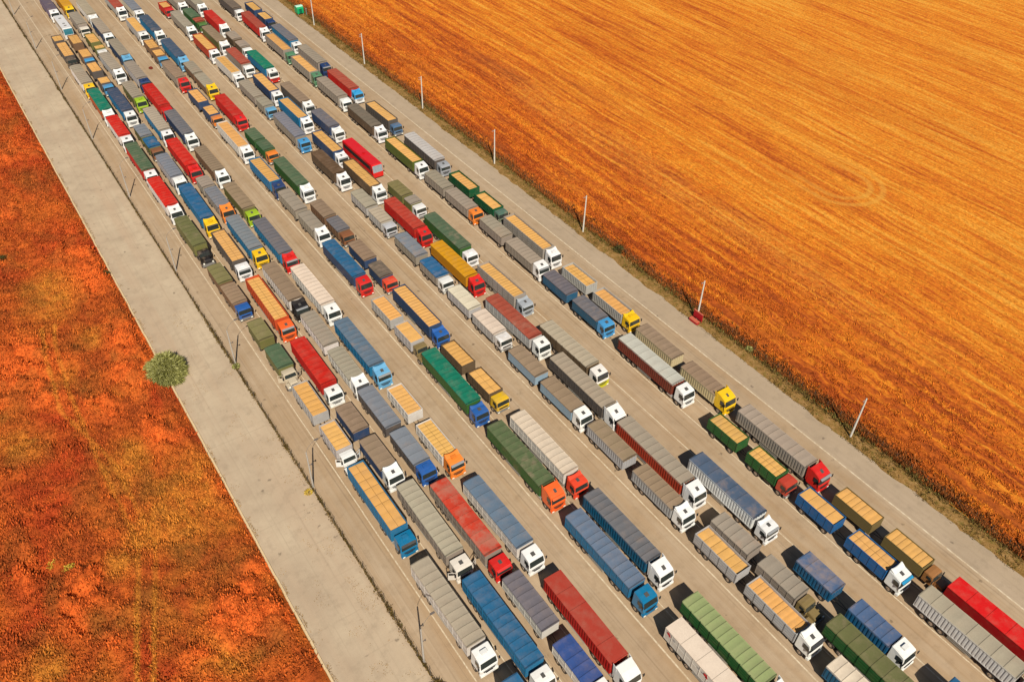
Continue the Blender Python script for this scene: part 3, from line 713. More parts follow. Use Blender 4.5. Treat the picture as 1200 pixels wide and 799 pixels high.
 (9, 'S', 68.75, 0.0, (9.4, -6.0), 'blue', 'blue', 'blue', 'mod'),
 (10, 'S', 76.78, 0.0, (266.4, 251.0), 'dgrey', 'dgrey', 'white', 'mod'),
 (10, 'S', 77.13, 0.02, (248.7, 232.4), 'redbrown', 'red', 'white', 'mod'),
 (10, 'S', 76.99, 0.006, (229.6, 214.3), 'grain', 'grey', 'sage', 'mod'),
 (10, 'S', 77.11, 0.005, (211.9, 197.7), 'grain', 'grey', 'sage', 'mod'),
 (10, 'S', 77.13, 0.005, (195.7, 181.1), 'grey', 'grey', 'white', 'mod'),
 (10, 'S', 76.95, 0.001, (177.7, 162.4), 'dgrey', 'dbrown', 'white', 'mod'),
 (10, 'S', 76.81, -0.009, (158.1, 143.2), 'grain', 'olivegreen', 'white', 'mod'),
 (10, 'T', 77.12, -0.002, (140.8, 133.1, 132.2, 121.9), 'grey', 'grey', 'amber', 'mod'),
 (10, 'T', 77.21, 0.011, (119.6, 111.7, 110.2, 99.5), 'grey', 'grey', 'white', 'mod'),
 (10, 'T', 77.01, 0.009, (97.8, 90.6, 88.9, 80.3), 'slate', 'bluesteel', 'sky', 'mod'),
 (10, 'S', 76.91, 0.007, (76.2, 60.6), 'silvertarp', 'maroon', 'white', 'mod'),
 (10, 'T', 76.71, -0.001, (54.7, 48.7, 46.8, 39.3), 'grain', 'dgreen', 'redworn2', 'old'),
 (10, 'T', 76.79, 0.012, (37.5, 31.2, 29.0, 20.8), 'grain', 'bluedeep', 'whiteblue', 'mod'),
 (10, 'S', 77.07, 0.0, (18.3, 2.9), 'beige', 'whiterib', 'white', 'mod'),
 (11, 'T', 81.68, -0.003, (257.0, 249.4, 247.4, 239.2), 'grain', 'navy', 'navy', 'old'),
 (11, 'S', 81.15, 0.003, (234.9, 219.8), 'slate', 'sky', 'white', 'mod'),
 (11, 'S', 81.44, 0.0, (217.2, 201.8), 'grey', 'grey', 'navy', 'mod'),
 (11, 'S', 81.51, -0.003, (198.6, 183.5), 'redbrown', 'red', 'skywhite', 'mod'),
 (11, 'S', 81.5, -0.02, (176.7, 163.3), 'grain', 'dgrey', 'bluegrey', 'old'),
 (11, 'S', 81.3, 0.006, (157.6, 141.6), 'silvertarp', 'dgrey', 'greycab', 'mod'),
 (11, 'T', 81.48, -0.005, (137.9, 129.9, 127.9, 119.1), 'grain', 'dgreen2', 'sage2', 'old'),
 (11, 'S', 81.33, 0.005, (117.0, 101.3), 'grain', 'stripe', 'white', 'mod'),
 (11, 'T', 81.62, -0.007, (97.8, 90.6, 88.8, 79.1), 'grain', 'stripe2', 'yellow', 'mod'),
 (11, 'T', 81.16, 0.01, (76.8, 67.7, 65.6, 55.9), 'brown', 'creamrib', 'yellow', 'high'),
 (11, 'S', 81.32, 0.009, (53.3, 37.6), 'grey', 'greyrib', 'red', 'high'),
 (11, 'T', 81.09, 0.009, (34.6, 28.3, 26.3, 19.0), 'grain', 'khaki', 'rusty', 'hood'),
 (11, 'S', 81.14, 0.0, (17.0, 1.6), 'redbright', 'redbright', 'red', 'mod'),
]

# ---------------- truck part meshes ----------------
HW = 1.24
MODERN = ('mod', 'high', 'mid')
PROF = {   # side outlines (y, z) of the cabs: y 0 is the front bumper
 'mod':  [(0.02, .95), (0, 1.75), (.10, 1.95), (.30, 2.92), (.42, 3.10), (1.25, 3.30), (2.18, 3.42), (2.18, 1.05), (1.9, .95)],
 'high': [(0.02, .95), (0, 1.80), (.10, 2.02), (.30, 3.02), (.44, 3.24), (1.2, 3.58), (2.25, 3.84), (2.25, 1.05), (1.9, .95)],
 'mid':  [(0.02, .90), (0, 1.62), (.07, 1.80), (.20, 2.66), (.30, 2.86), (1.1, 2.98), (2.05, 3.0), (2.05, 1.0), (1.8, .90)],
 'old':  [(0.0, .85), (0, 1.62), (.04, 1.70), (.16, 2.52), (.24, 2.66), (1.0, 2.74), (1.92, 2.70), (1.92, .95), (1.7, .85)],
 'hood': [(1.45, 1.55), (1.50, 1.72), (1.70, 2.40), (1.80, 2.50), (2.4, 2.56), (3.0, 2.50), (3.0, .90), (1.45, .90)],
}
LEN = {'mid': 2.05, 'mod': 2.2, 'high': 2.25, 'old': 1.95, 'hood': 3.0}
WS = {'mid': ((.07, 1.84), (.20, 2.62)), 'mod': ((.10, 1.98), (.30, 2.90)), 'high': ((.10, 2.05), (.30, 3.0)), 'old': ((.04, 1.74), (.16, 2.48)), 'hood': ((1.50, 1.76), (1.70, 2.36))}
cabM = {}
def slab(mb, y0, z0, y1, z1, x0, x1, t=.02, mi=0):
    """thin panel lying on a sloped front face"""
    d = Vector((0, y1 - y0, z1 - z0)).normalized(); nrm = Vector((0, -d.z, d.y)) * t
    P = [Vector((x0, y0, z0)), Vector((x1, y0, z0)), Vector((x1, y1, z1)), Vector((x0, y1, z1))]
    Q = [p + nrm for p in P]
    mb.add(P + Q, [(0, 3, 2, 1), (4, 5, 6, 7), (0, 1, 5, 4), (1, 2, 6, 5), (2, 3, 7, 6), (3, 0, 4, 7)], mi)
for st in PROF:
    m = MB(); hw = HW if st in MODERN else 1.2
    if st == 'hood':
        hw = 1.05
        m.prism(PROF[st], -hw, hw)
        cb = m
    else:
        m.prism(PROF[st], -hw, hw)
    # taper the roof inwards
    m.v = [(x * (1 - .085 * max(0, min(1, (z - 2.0) / 1.4)) - (.05 if (y < .05 and st != 'hood') else 0)), y, z) for x, y, z in m.v]
    d = dict(cab=m.mesh('cab', ['paint'], .07))
    if st == 'hood':
        h = MB(); h.prism([(.25, .95), (.15, 1.45), (.35, 1.62), (1.46, 1.78), (1.46, .95)], -.62, .62); d['hood'] = h.mesh('engine_hood', ['paint'], .06)
        h = MB()
        for s in (-1, 1): h.prism([(.1, .85), (.2, 1.18), (1.1, 1.2), (1.5, .8), (1.3, .8), (1.0, 1.05), (.4, 1.05), (.25, .8)], s * .64, s * 1.2)
        d['fender'] = h.mesh('fender', ['paint'], .03)
    ys, zs = WS[st][0]; ye, ze = WS[st][1]
    w = hw * (.90 if st != 'old' else .93)
    m = MB(); slab(m, ys, zs, ye, ze, -w, w, .025)
    if st in ('old', 'hood'): slab(m, ys, zs, ye, ze, -.035, .035, .04, 1)
    m.v = [(x * (1 - .06 * (1 if z > (zs + ze) / 2 else 0)), y, z) for x, y, z in m.v]
    d['windscreen'] = m.mesh('windscreen', ['glass', 'black'])
    m = MB(); e = ye
    sy0, sy1 = ys + .22, ys + (1.05 if st != 'hood' else .9)
    m.add([(0, sy0, zs + .02), (0, sy1, zs + .02), (0, sy1, ze - .12), (0, sy0 + .18, ze - .12)] + [(.03, sy0, zs + .02), (.03, sy1, zs + .02), (.03, sy1, ze - .12), (.03, sy0 + .18, ze - .12)],
          [(0, 1, 2, 3), (7, 6, 5, 4), (0, 4, 5, 1), (1, 5, 6, 2), (2, 6, 7, 3), (3, 7, 4, 0)])
    d['side_window'] = m.mesh('side_window', ['glass'])
    m = MB()
    if st in MODERN:
        m.box(-.75, .75, -.035, .0, 1.18, 1.30); m.box(-.85, .85, -.035, .0, 1.42, 1.52); m.box(-.5, .5, -.04, .0, .98, 1.08)
    elif st == 'old': m.box(-.8, .8, -.035, .0, 1.15, 1.42)
    else: m.box(-.45, .45, .12, .2, 1.0, 1.42)
    d['grille'] = m.mesh('grille', ['black'])
    m = MB()
    m.box(-hw if st != 'hood' else -1.18, hw if st != 'hood' else 1.18, -.10, .35, .45, .93)
    d['bumper'] = m.mesh('bumper', ['paint' if st in MODERN else 'bumper'], .05)
    m = MB(); m.box(-.17, .17, -.125, -.08, .58, .78) if st != 'hood' else m.box(-.13, .13, .0, .14, 1.0, 1.26)
    d['headlight'] = m.mesh('headlight', ['lamp'])
    d['hl'] = (hw - .28) if st != 'hood' else .85
    m = MB(); m.tube((0, 0, 0), (.22, -.10, .06), .02, .02, 5, 0); m.box(.14, .34, -.16, -.06, -.40, .12, 0)
    d['mirror'] = m.mesh('mirror', ['black'])
    d['mz'] = ze - .25; d['my'] = ys + .10; d['hw'] = hw; d['sw'] = (zs + ze) / 2
    if st in MODERN:
        zr = lambda y: (3.10 + (y - .42) * .235) if st == 'mod' else ((2.86 + (y - .3) * .15) if st == 'mid' else (3.24 + (y - .44) * .42))
        m = MB(); m.prism([(.78, zr(.78) - .02), (.78, zr(.78) + .05), (1.32, zr(1.32) + .05), (1.32, zr(1.32) - .02)], -.27, .27)
        d['roof_hatch'] = m.mesh('roof_hatch', ['hatch'], .02)
        m = MB(); m.prism([(-.02, ze - .06), (-.06, ze - .02), (.24, ze + .16), (.32, ze + .12)], -1.05, 1.05); d['visor'] = m.mesh('sun_visor', ['paint'])
        m = MB(); zt = PROF[st][6][1]; hw = HW
        for s in (-1, 1): m.prism([(2.0, 1.3), (2.0, zt - .12), (2.26 + (.35 if st == 'high' else .1), zt + (.04 if st == 'high' else -.25)), (2.42, 1.3)], s * (hw * .92), s * (hw * .92 + .04))
        d['side_fairing'] = m.mesh('side_fairing', ['paint'])
    if st in ('mod', 'mid'):
        zt = PROF[st][6][1]
        m = MB()
        for k in range(9):
            x0 = -1.08 + k * .24; c0 = .08 + .20 * (abs(x0 + .12) / 1.08) ** 2
            m.prism([(1.35, zt - .12), (1.9 + c0 * .4, zt + .06 + c0), (2.0 + c0 * .5, zt + .06 + c0), (2.1, zt - .04)], x0, x0 + .24)
        d['roof_spoiler'] = m.mesh('roof_spoiler', ['paint'])
        m = MB(); m.box(-.42, .42, .9, 1.5, zt - .1, zt + .22); d['air_unit'] = m.mesh('air_unit', ['paint'], .04)
    cabM[st] = d
# door ajar
m = MB(); m.box(-.04, .0, 0, 1.0, 1.0, 1.95); m.box(-.04, 0, .9, 1.0, 1.95, 2.5); m.box(-.04, 0, 0, .06, 1.95, 2.4); m.box(-.04, 0, 0, 1.0, 2.44, 2.52)
DOOR = m.mesh('open_door', ['paint'])
def wheel_mesh(w, rim=True):
    m = MB(); r = .51; prof = [(r * .62, 0), (r * .94, .0), (r, .05), (r, w - .05), (r * .94, w), (r * .62, w)]
    n = 16
    for k in range(len(prof) - 1):
        (r0, x0), (r1, x1) = prof[k], prof[k + 1]
        vs = []
        for i in range(n):
            a = 2 * math.pi * i / n; vs += [(x0, r0 * math.cos(a), r0 * math.sin(a)), (x1, r1 * math.cos(a), r1 * math.sin(a))]
        m.add(vs, [(2 * i, 2 * ((i + 1) % n), 2 * ((i + 1) % n) + 1, 2 * i + 1) for i in range(n)], 0)
    for x, s in ((.03, 0), (w - .03, 1)):
        vs = [(x + (.05 if not s else -.05), 0, 0)] + [(x, r * .62 * math.cos(2 * math.pi * i / n), r * .62 * math.sin(2 * math.pi * i / n)) for i in range(n)]
        m.add(vs, [(0, 1 + i, 1 + (i + 1) % n) for i in range(n)], 1)
        m.tube((x - .04, 0, 0), (x + .06, 0, 0), .13, .11, 8, 1)
    return m.mesh('wheel', ['rubber', 'rim'])
WHEEL = wheel_mesh(.34); WHEEL2 = wheel_mesh(.56)
m = MB(); m.tube((0, -.55, 0), (0, .55, 0), .31, .31, 14); TANK = m.mesh('fuel_tank', ['chrome'], 0)
TANKD = m.mesh('fuel_tank', ['chassis'], 0)

# ---------------- colours (as the photograph shows them in sun) ----------------
TOP = dict(grain=('sandy orange', (240, 182, 104), .12), grey=('dusty grey', (168, 154, 136), .5), beige=('beige', (186, 172, 148), .25), cream=('cream', (232, 214, 190), .3),
 teal=('teal', (22, 128, 100), .3), red=('bright red', (216, 40, 26), .2), redworn=('faded red', (212, 66, 44), .75), redflat=('plain red', (206, 48, 34), .12), redmat=('matt red', (186, 66, 50), .2), redbrown=('brick red', (178, 82, 62), .35),
 redribs=('dull red', (198, 70, 52), .3), redbright=('vivid red', (226, 24, 24), .1), green=('dark green', (90, 112, 82), .4), green2=('moss green', (98, 114, 76), .4), green3=('pale green', (160, 170, 116), .4),
 olive2=('olive green', (112, 112, 70), .4), olive=('olive', (140, 130, 84), .3), blue=('blue', (44, 106, 150), .35), blueworn=('grey blue', (108, 126, 148), .4), bluetarp=('faded blue', (86, 104, 128), .55),
 bluerust=('stained blue', (84, 108, 144), .6), navy=('dark blue', (74, 90, 112), .4), slate=('slate grey', (118, 114, 120), .4), greyblue=('bluish grey', (132, 136, 144), .5), purple=('purplish grey', (108, 96, 112), .4),
 brown=('brown', (158, 134, 108), .45), dbrown=('dark brown', (110, 84, 60), .3), dgrey=('dark grey', (122, 108, 94), .4), white=('white', (250, 230, 208), .15), blue2=('blue', (58, 88, 150), .3), silvertarp=('pale silver', (206, 198, 190), .3),
 yellow=('yellow', (222, 160, 40), .2), mustard=('mustard yellow', (220, 156, 22), .25))
SIDE = dict(dgrey=('dark grey', (96, 88, 84), 'post'), white=('white', (225, 218, 208), 'post'), orange=('orange', (214, 92, 30), 'flat'), red=('red', (190, 30, 24), 'rib'), olive=('olive', (120, 118, 66), 'flat'),
 brown=('brown', (128, 96, 72), 'post'), green=('green', (58, 104, 46), 'flat'), ltgrey=('light grey', (186, 182, 178), 'post'), blue=('blue', (34, 120, 164), 'post'), sky=('sky blue', (40, 122, 164), 'post'),
 grey=('grey', (160, 148, 134), 'post'), redw=('orange and white', (206, 82, 40), 'post'), navy=('navy blue', (52, 76, 112), 'flat'), purple=('purple grey', (120, 108, 140), 'flat'), yellow=('yellow', (226, 150, 30), 'flat'),
 tealdark=('petrol blue', (14, 92, 128), 'rib'), dgreen=('green', (42, 98, 46), 'plank'), dgreen2=('deep green', (24, 92, 56), 'plank'), dbrown=('dark brown', (104, 84, 64), 'plank'), redbrown=('rust red', (176, 60, 36), 'rib'),
 silverrib=('ribbed silver', (178, 178, 178), 'rib'), silverplank=('silver planked', (190, 188, 186), 'plank'), maroon=('maroon', (128, 52, 38), 'rib'), mustard=('mustard', (220, 146, 20), 'flat'), stripe=('grey striped', (168, 160, 150), 'plank'),
 stripe2=('pale slatted', (186, 182, 176), 'rib'), whiterib=('ribbed white', (236, 234, 230), 'rib'), bluerib=('ribbed blue', (24, 102, 146), 'rib'), bluesteel=('steel blue', (40, 96, 128), 'flat'), bluedeep=('deep blue', (26, 98, 156), 'post'),
 olivegreen=('olive green', (92, 108, 40), 'flat'), khaki=('khaki', (128, 110, 66), 'flat'), creamrib=('ribbed cream', (212, 196, 152), 'rib'), greyrib=('ribbed grey', (168, 156, 142), 'rib'), redbright=('red', (176, 20, 22), 'flat'),
 ltblue=('light blue', (150, 174, 192), 'flat'), cream=('cream', (220, 206, 184), 'post'))
CAB = dict(white=('white', (252, 250, 246)), yellow=('yellow', (250, 200, 20)), black=('black', (36, 32, 30)), blue=('blue', (44, 100, 176)), beige=('beige', (206, 190, 164)), teal=('teal blue', (10, 120, 168)),
 sky=('light blue', (74, 160, 216)), cream=('cream', (240, 230, 214)), orange=('orange', (250, 104, 40)), amber=('orange', (250, 140, 50)), brown=('brown', (150, 96, 60)), red=('red', (220, 36, 30)),
 redorange=('salmon red', (240, 76, 44)), lime=('lime green', (164, 196, 40)), ltblue=('sky blue', (110, 176, 216)), navy=('navy blue', (36, 62, 110)), olive=('olive', (142, 122, 76)), green=('green', (90, 130, 60)),
 ltgrey=('light grey', (206, 208, 210)), sage=('sage green', (92, 142, 104)), sage2=('grey green', (92, 124, 106)), silver=('silver', (176, 182, 188)), greycab=('grey', (170, 172, 176)), bluegrey=('grey blue', (90, 124, 160)),
 whitered=('white and red', (250, 246, 240)), whiteyellow=('white and yellow', (250, 246, 236)), whiteblue=('white', (250, 248, 246)), skywhite=('sky blue', (60, 168, 226)), redworn2=('faded red', (206, 72, 50)), rusty=('rusty brown', (170, 116, 66)))
def jit(c, a=.06):
    j = random.uniform(1 - a, 1 + a); return tuple(min(.85, v * j * random.uniform(1 - a * .4, 1 + a * .4)) for v in c)

def body_mesh(L, z0, z1, style):
    m = MB(); t = .06; h = 1.25
    m.box(-h, h, 0, L, z0 - .14, z0)
    if style == 'rib':
        for x0, x1 in ((-h, -h + t), (h - t, h)): m.box(x0, x1, t, L - t, z0, z1)
        m.box(-h, h, 0, t, z0, z1); m.box(-h, h, L - t, L, z0, z1)
        p = .46; n = int(L / p); p = L / n
        for i in range(n):
            for s in (-1, 1): m.box(min(s * h, s * (h + .055)), max(s * h, s * (h + .055)), i * p + p * .08, i * p + p * .55, z0 + .08, z1 - .1)
        for i in range(5):
            x = -1.0 + i * .5
            m.box(x - .1, x + .1, -.05, 0, z0 + .08, z1 - .1); m.box(x - .1, x + .1, L, L + .05, z0 + .08, z1 - .1)
        for s in (-1, 1): m.box(min(s * h, s * (h + .06)), max(s * h, s * (h + .06)), 0, L, z1 - .1, z1 + .01); m.box(min(s * h, s * (h + .06)), max(s * h, s * (h + .06)), 0, L, z0 - .1, z0 + .06)
    elif style == 'plank':
        for x0, x1 in ((-h, -h + t), (h - t, h)): m.box(x0, x1, t, L - t, z0, z1)
        m.box(-h, h, 0, t, z0, z1); m.box(-h, h, L - t, L, z0, z1)
        k = 4; ph = (z1 - z0) / k
        for i in range(k):
            for s in (-1, 1): m.box(min(s * h, s * (h + .04)), max(s * h, s * (h + .04)), .03, L - .03, z0 + i * ph + .05, z0 + (i + 1) * ph - .05, 0)
            m.box(-h + .05, h - .05, -.035, 0, z0 + i * ph + .05, z0 + (i + 1) * ph - .05); m.box(-h + .05, h - .05, L, L + .035, z0 + i * ph + .05, z0 + (i + 1) * ph - .05)
        n = max(2, round(L / 1.6))
        for i in range(n + 1):
            y = min(max(i * L / n, .05), L - .05)
            for s in (-1, 1): m.box(min(s * h, s * (h + .075)), max(s * h, s * (h + .075)), y - .05, y + .05, z0 - .05, z1 + .01, 1)
    else:
        for x0, x1 in ((-h, -h + t), (h - t, h)): m.box(x0, x1, t, L - t, z0, z1)
        m.box(-h, h, 0, t, z0, z1); m.box(-h, h, L - t, L, z0, z1)
        for s in (-1, 1):
            m.box(min(s * h, s * (h + .05)), max(s * h, s * (h + .05)), 0, L, z0 - .12, z0 + .02, 1)
            m.box(min(s * h, s * (h + .03)), max(s * h, s * (h + .03)), 0, L, z1 - .08, z1, 0)
        m.box(-h + .1, h - .1, -.03, 0, z0 + .1, z1 - .2)
        if style == 'post':
            n = max(2, round(L / 1.15))
            for i in range(n + 1):
                y = min(max(i * L / n, .04), L - .04)
                for s in (-1, 1): m.box(min(s * h, s * (h + .05)), max(s * h, s * (h + .022)), y - .03, y + .03, z0 + .02, z1 - .08, 0)
            for s in (-1, 1):
                zz = (z0 + z1) / 2
                m.box(min(s * h, s * (h + .025)), max(s * h, s * (h + .025)), .05, L - .05, zz - .03, zz + .03, 0)
    return m.mesh('cargo_body', ['body', 'bodytrim'])
def tarp_mesh(L, z1, style, worn, deep=0.):
    """grid cloth over the bows; 'sunk' lies between the walls, 'arch' drapes over them, 'flat' is stretched"""
    bay = random.uniform(.95, 1.3) if style == 'arch' else (random.uniform(1.0, 1.7) if style == 'sunk' else 2.6)
    if style == 'sunk' and random.random() < .5: bay = random.uniform(.7, .95)
    if style == 'arch' and random.random() < .3: bay = random.uniform(1.5, 1.9)
    n = max(2, round(L / bay)); per = 8; ny = n * per
    hw = 1.17 if style == 'sunk' else 1.30
    us = np.linspace(-1, 1, 13)
    off = random.random() * 99
    V = []; T = []
    ys = []; gro = []
    for i in range(ny + 1):
        b = i / per; fr = b - math.floor(b); ys.append(b / n * L + random.uniform(-.02, .02) * (0 < i < ny)); gro.append(min(fr, 1 - fr) * per)
    for i, y in enumerate(ys):
        fr = gro[i] / per * 2          # 0 on a bow, 1 mid bay
        for u in us:
            nz = float(vnoise(u * 1.3 + off, y, .7, 5)) - .5; nz2 = float(vnoise(u * 1.3 + off, y, 2.3, 9)) - .5
            if style == 'arch':
                z = z1 + .04 + .10 * (1 - u * u) - .028 * fr * (1 - u ** 4) + .028 * nz + .04 * nz2
                if gro[i] < .3: z += .015
            elif style == 'flat':
                z = z1 + .03 + .03 * (1 - u * u) + .012 * nz
            else:
                z = z1 - .12 - deep + .04 * (1 - u * u) + .035 * fr ** .5 - .03 + .05 * nz + .07 * nz2
            V.append((u * hw, y, z))
    nu = len(us); fs = []; mi = []
    for i in range(ny):
        for j in range(nu - 1):
            a = i * nu + j; fs.append((a, a + 1, a + nu + 1, a + nu))
            mi.append(0)
    m = MB(); m.add(V, fs, 0)
    if style != 'sunk':            # hems down all four sides
        drop = .20 if style == 'arch' else .10
        top = [(i * nu, i * nu + nu) for i in range(ny)]
        o = len(m.v)
        for i in range(ny + 1):
            for j in (0, nu - 1):
                x, y, z = V[i * nu + j]; m.v.append((x + (.012 if x > 0 else -.012), y, z1 - drop * random.uniform(.8, 1.1)))
        for i in range(ny):
            m.f.append((i * nu, i * nu + nu, o + 2 * i + 2, o + 2 * i)); m.f.append((i * nu + nu - 1, i * nu + 2 * nu - 1, o + 2 * i + 3, o + 2 * i + 1)); m.m += [0, 0]
        for i, yy in ((0, -.05), (ny, .05)):
            o = len(m.v)
            for j in range(nu): x, y, z = V[i * nu + j]; m.v.append((x, y + yy, z1 - drop))
            for j in range(nu - 1): m.f.append((i * nu + j, i * nu + j + 1, o + j + 1, o + j)); m.m.append(0)
    # creases on the bows: narrow strips with their shade painted in
    for b in range(0 if style != 'sunk' else 1, n + 1 if style != 'sunk' else n):
        i = b * per
        if random.random() < .12: continue
        y = ys[i]; w = {'sunk': random.uniform(.02, .045), 'arch': .022, 'flat': .015}[style]
        for j in range(nu - 1):
            (xa, ya, za), (xb, yb, zb) = V[i * nu + j], V[i * nu + j + 1]
            y0 = max(ya - w, 0); y1 = min(ya + w, L)
            m.add([(xa, y0 - .01, za + .012), (xb, y0 - .01, zb + .012), (xb, y1, zb + .03), (xa, y1, za + .03)], [(0, 1, 2, 3)], 1)
    if style == 'sunk' and random.random() < .35:
        j = nu // 2
        for i in range(ny):
            (xa, ya, za), (xb, yb, zb) = V[i * nu + j], V[(i + 1) * nu + j]
            m.add([(-.03, ya, za + .02), (.03, ya, za + .02), (.03, yb, zb + .02), (-.03, yb, zb + .02)], [(0, 1, 2, 3)], 1)
    me = bpy.data.meshes.new('tarpaulin'); me.from_pydata(m.v, [], m.f)
    me.materials.append(M['tarp']); me.materials.append(M['softseam' if style == 'sunk' else 'seam'])
    me.polygons.foreach_set('material_index', m.m)
    if style != 'flat': me.polygons.foreach_set('use_smooth', [True] * len(me.polygons))
    me.update(); return me
M['bodytrim'] = objpaint('cargo_body_trim', .6, .3, DUST, .2, 1.0, dark=.62)

def add_wheels(root, ys, dual=()):
    for i, y in enumerate(ys):
        me = WHEEL2 if y in dual else WHEEL; w = .56 if y in dual else .34
        put('wheel', me, root, (-1.22, y, .51)); put('wheel', me, root, (1.22 - w, y, .51))
def chassis(root, y0, y1, z=.95, name='chassis'):
    m = MB()
    for s in (-1, 1): m.box(s * .42 - .05, s * .42 + .05, y0, y1, z - .16, z + .10)
    y = y0 + .3
    while y < y1: m.box(-.4, .4, y, y + .1, z - .12, z + .02); y += 1.6
    put(name, m.mesh(name, ['chassis']), root)
def make_cab(root, style, ckey, near, door=False):
    d = cabM[style]; c = jit(base(CAB[ckey][1]), .04); wr = random.choice((.05, .15, .3)) if style in MODERN else random.uniform(.35, .7)
    c4 = c + (wr,)
    cab = put('cab', d['cab'], root, color=c4)
    lower = c4
    if ckey in ('whitered', 'whiteyellow', 'skywhite'):
        lower = base({'whitered': (214, 40, 30), 'whiteyellow': (212, 206, 30), 'skywhite': (240, 240, 240)}[ckey]) + (.1,)
        m = MB(); m.box(-HW - .008, HW + .008, -.02, 2.2, .94, 1.6); put('lower_panel', m.mesh('lower_panel', ['paint'], .03), cab, color=lower)
    put('windscreen', d['windscreen'], cab)
    for s in (-1, 1):
        w = d['hw'] * (1 - .085 * max(0, min(1, (d['sw'] - 2.0) / 1.4)))
        put('side_window', d['side_window'], cab, (s * w + (0 if s > 0 else -.03) - (.0 if s > 0 else 0) , 0, 0))
        put('headlight', d['headlight'], cab, (s * d['hl'], 0, 0))
        mr = put('mirror', d['mirror'], cab, (s * d['hw'] * .97, d['my'], d['mz'])); mr.scale = (s, 1, 1)
    put('grille', d['grille'], cab)
    put('bumper', d['bumper'], root, color=lower)
    if 'visor' in d and random.random() < .45:
        put('sun_visor', d['visor'], cab, color=(base((40, 150, 200)) + (.1,) if ckey == 'whiteblue' else random.choice((c4, (.03, .03, .03, .1), (.2, .2, .2, .1)))))
    if 'roof_hatch' in d and random.random() < .8:
        hh = put('roof_hatch', d['roof_hatch'], cab, (random.uniform(-.06, .06), 0, .0)); k_ = random.uniform(.7, 1.1); hh.scale = (k_, 1, 1)
    elif 'air_unit' in d: put('air_unit', d['air_unit'], cab, color=c4)
    if 'roof_spoiler' in d and random.random() < .45: put('roof_spoiler', d['roof_spoiler'], cab, color=c4)
    if 'side_fairing' in d and style == 'high': put('side_fairing', d['side_fairing'], cab, color=c4)
    if style == 'hood': put('engine_hood', d['hood'], root, color=c4); put('fender', d['fender'], root, color=c4)
    if door:
        for s in (-1, 1):
            y0 = .35 if style != 'hood' else 1.7
            put('open_door', DOOR, cab, (s * d['hw'], y0, 0), (0, 0, -s * 1.05), color=c4)
    return cab

def cargo(root, y0, y1, z0, z1, tkey, skey, name='cargo_body'):
    L = y1 - y0; sn, sc, sst = SIDE[skey]; tn, tc, tw = TOP[tkey]
    sty = 'sunk' if tkey == 'grain' else ('flat' if tkey in ('white', 'redflat', 'redmat', 'redbright', 'purple') else 'arch')
    if tkey == 'mustard' or tkey == 'green3': sty = 'arch'
    b = put(name, body_mesh(L, z0, z1, sst), root, (0, y0, 0), color=jit(base(sc)) + (random.uniform(.15, .5),))
    if not (tkey == 'yellow'):
        put('tarpaulin', tarp_mesh(L - (.2 if sty == 'sunk' else 0), z1, sty, tw, .28 if skey in ('silverplank', 'dgreen2', 'stripe', 'stripe2', 'redw') else (.1 if skey != 'khaki' else 0)), b, (0, .1 if sty == 'sunk' else 0, 0), color=jit(base(tc), .09) + (max(0, min(1, tw + random.uniform(-.15, .15))),))
    else:
        put('tarpaulin', tarp_mesh(L, z1, 'flat', tw), b, color=jit(base(tc)) + (tw,))
    return b

ORD = ['', 'leftmost lane', 'second lane from left', 'third lane from left', 'fourth lane from left', 'fifth lane from left', 'middle lane', 'fifth lane from right', 'fourth lane from right', 'third lane from right', 'second lane from right', 'rightmost lane']
NUM = ['first', 'second', 'third', 'fourth', 'fifth', 'sixth', 'seventh', 'eighth', 'ninth', 'tenth', 'eleventh', 'twelfth', 'thirteenth', 'fourteenth', 'fifteenth']
DOORS = {(1, 'beige'), (1, 'white', 'hood'), (2, 'cream')}
def kindname(r):
    return {'S': 'semi-trailer', 'T': 'truck-and-trailer', 'R': 'truck', 'B': 'semi-trailer', 'U': 'coach'}[r[1]]
def desc(r):
    t, s, c = r[5:8]
    tt = t.split('/')
    t = tt[0]; TN = ' and '.join(dict.fromkeys(TOP[q][0] for q in tt))
    if r[1] == 'U': return '%s coach with long smooth roof' % CAB[c][0]
    if r[4][-1] < 8 and r[1] != 'B' and r[4][-1] < 5: return '%s with %s cover on %s body' % (kindname(r), TN, SIDE[s][0])
    if r[1] == 'B': return 'white box semi-trailer with red marks on its side'
    return '%s-cab %s, %s cover, %s sides' % (CAB[c][0].replace(' ', '-'), kindname(r), TN, SIDE[s][0])
def cname(r):
    return '%s-cab' % CAB[r[7]][0].replace(' ', '-') if r[1] != 'U' else 'coach'
labels = []
from collections import Counter
cnt = Counter(desc(r) for r in RIGS); cl = Counter((desc(r), r[0]) for r in RIGS)
lanes = {}
for i, r in enumerate(RIGS): lanes.setdefault(r[0], []).append(i)
pend = []
for i, r in enumerate(RIGS):
    L = lanes[r[0]]; k = L.index(i)
    lab = desc(r) + ', ' + ORD[r[0]]
    if cl[(desc(r), r[0])] > 1:
        a = NUM[k] if k < len(L) / 2 else None
        lab = desc(r) + ', %s %s in %s' % (NUM[min(k, len(L) - 1 - k)], 'from top' if k < len(L) / 2 else 'from bottom', ORD[r[0]])
    labels.append(lab)
def near_label(i):
    r = RIGS[i]; L = lanes[r[0]]; k = L.index(i)
    if k > 0 and k < len(L) - 1:
        return desc(r)
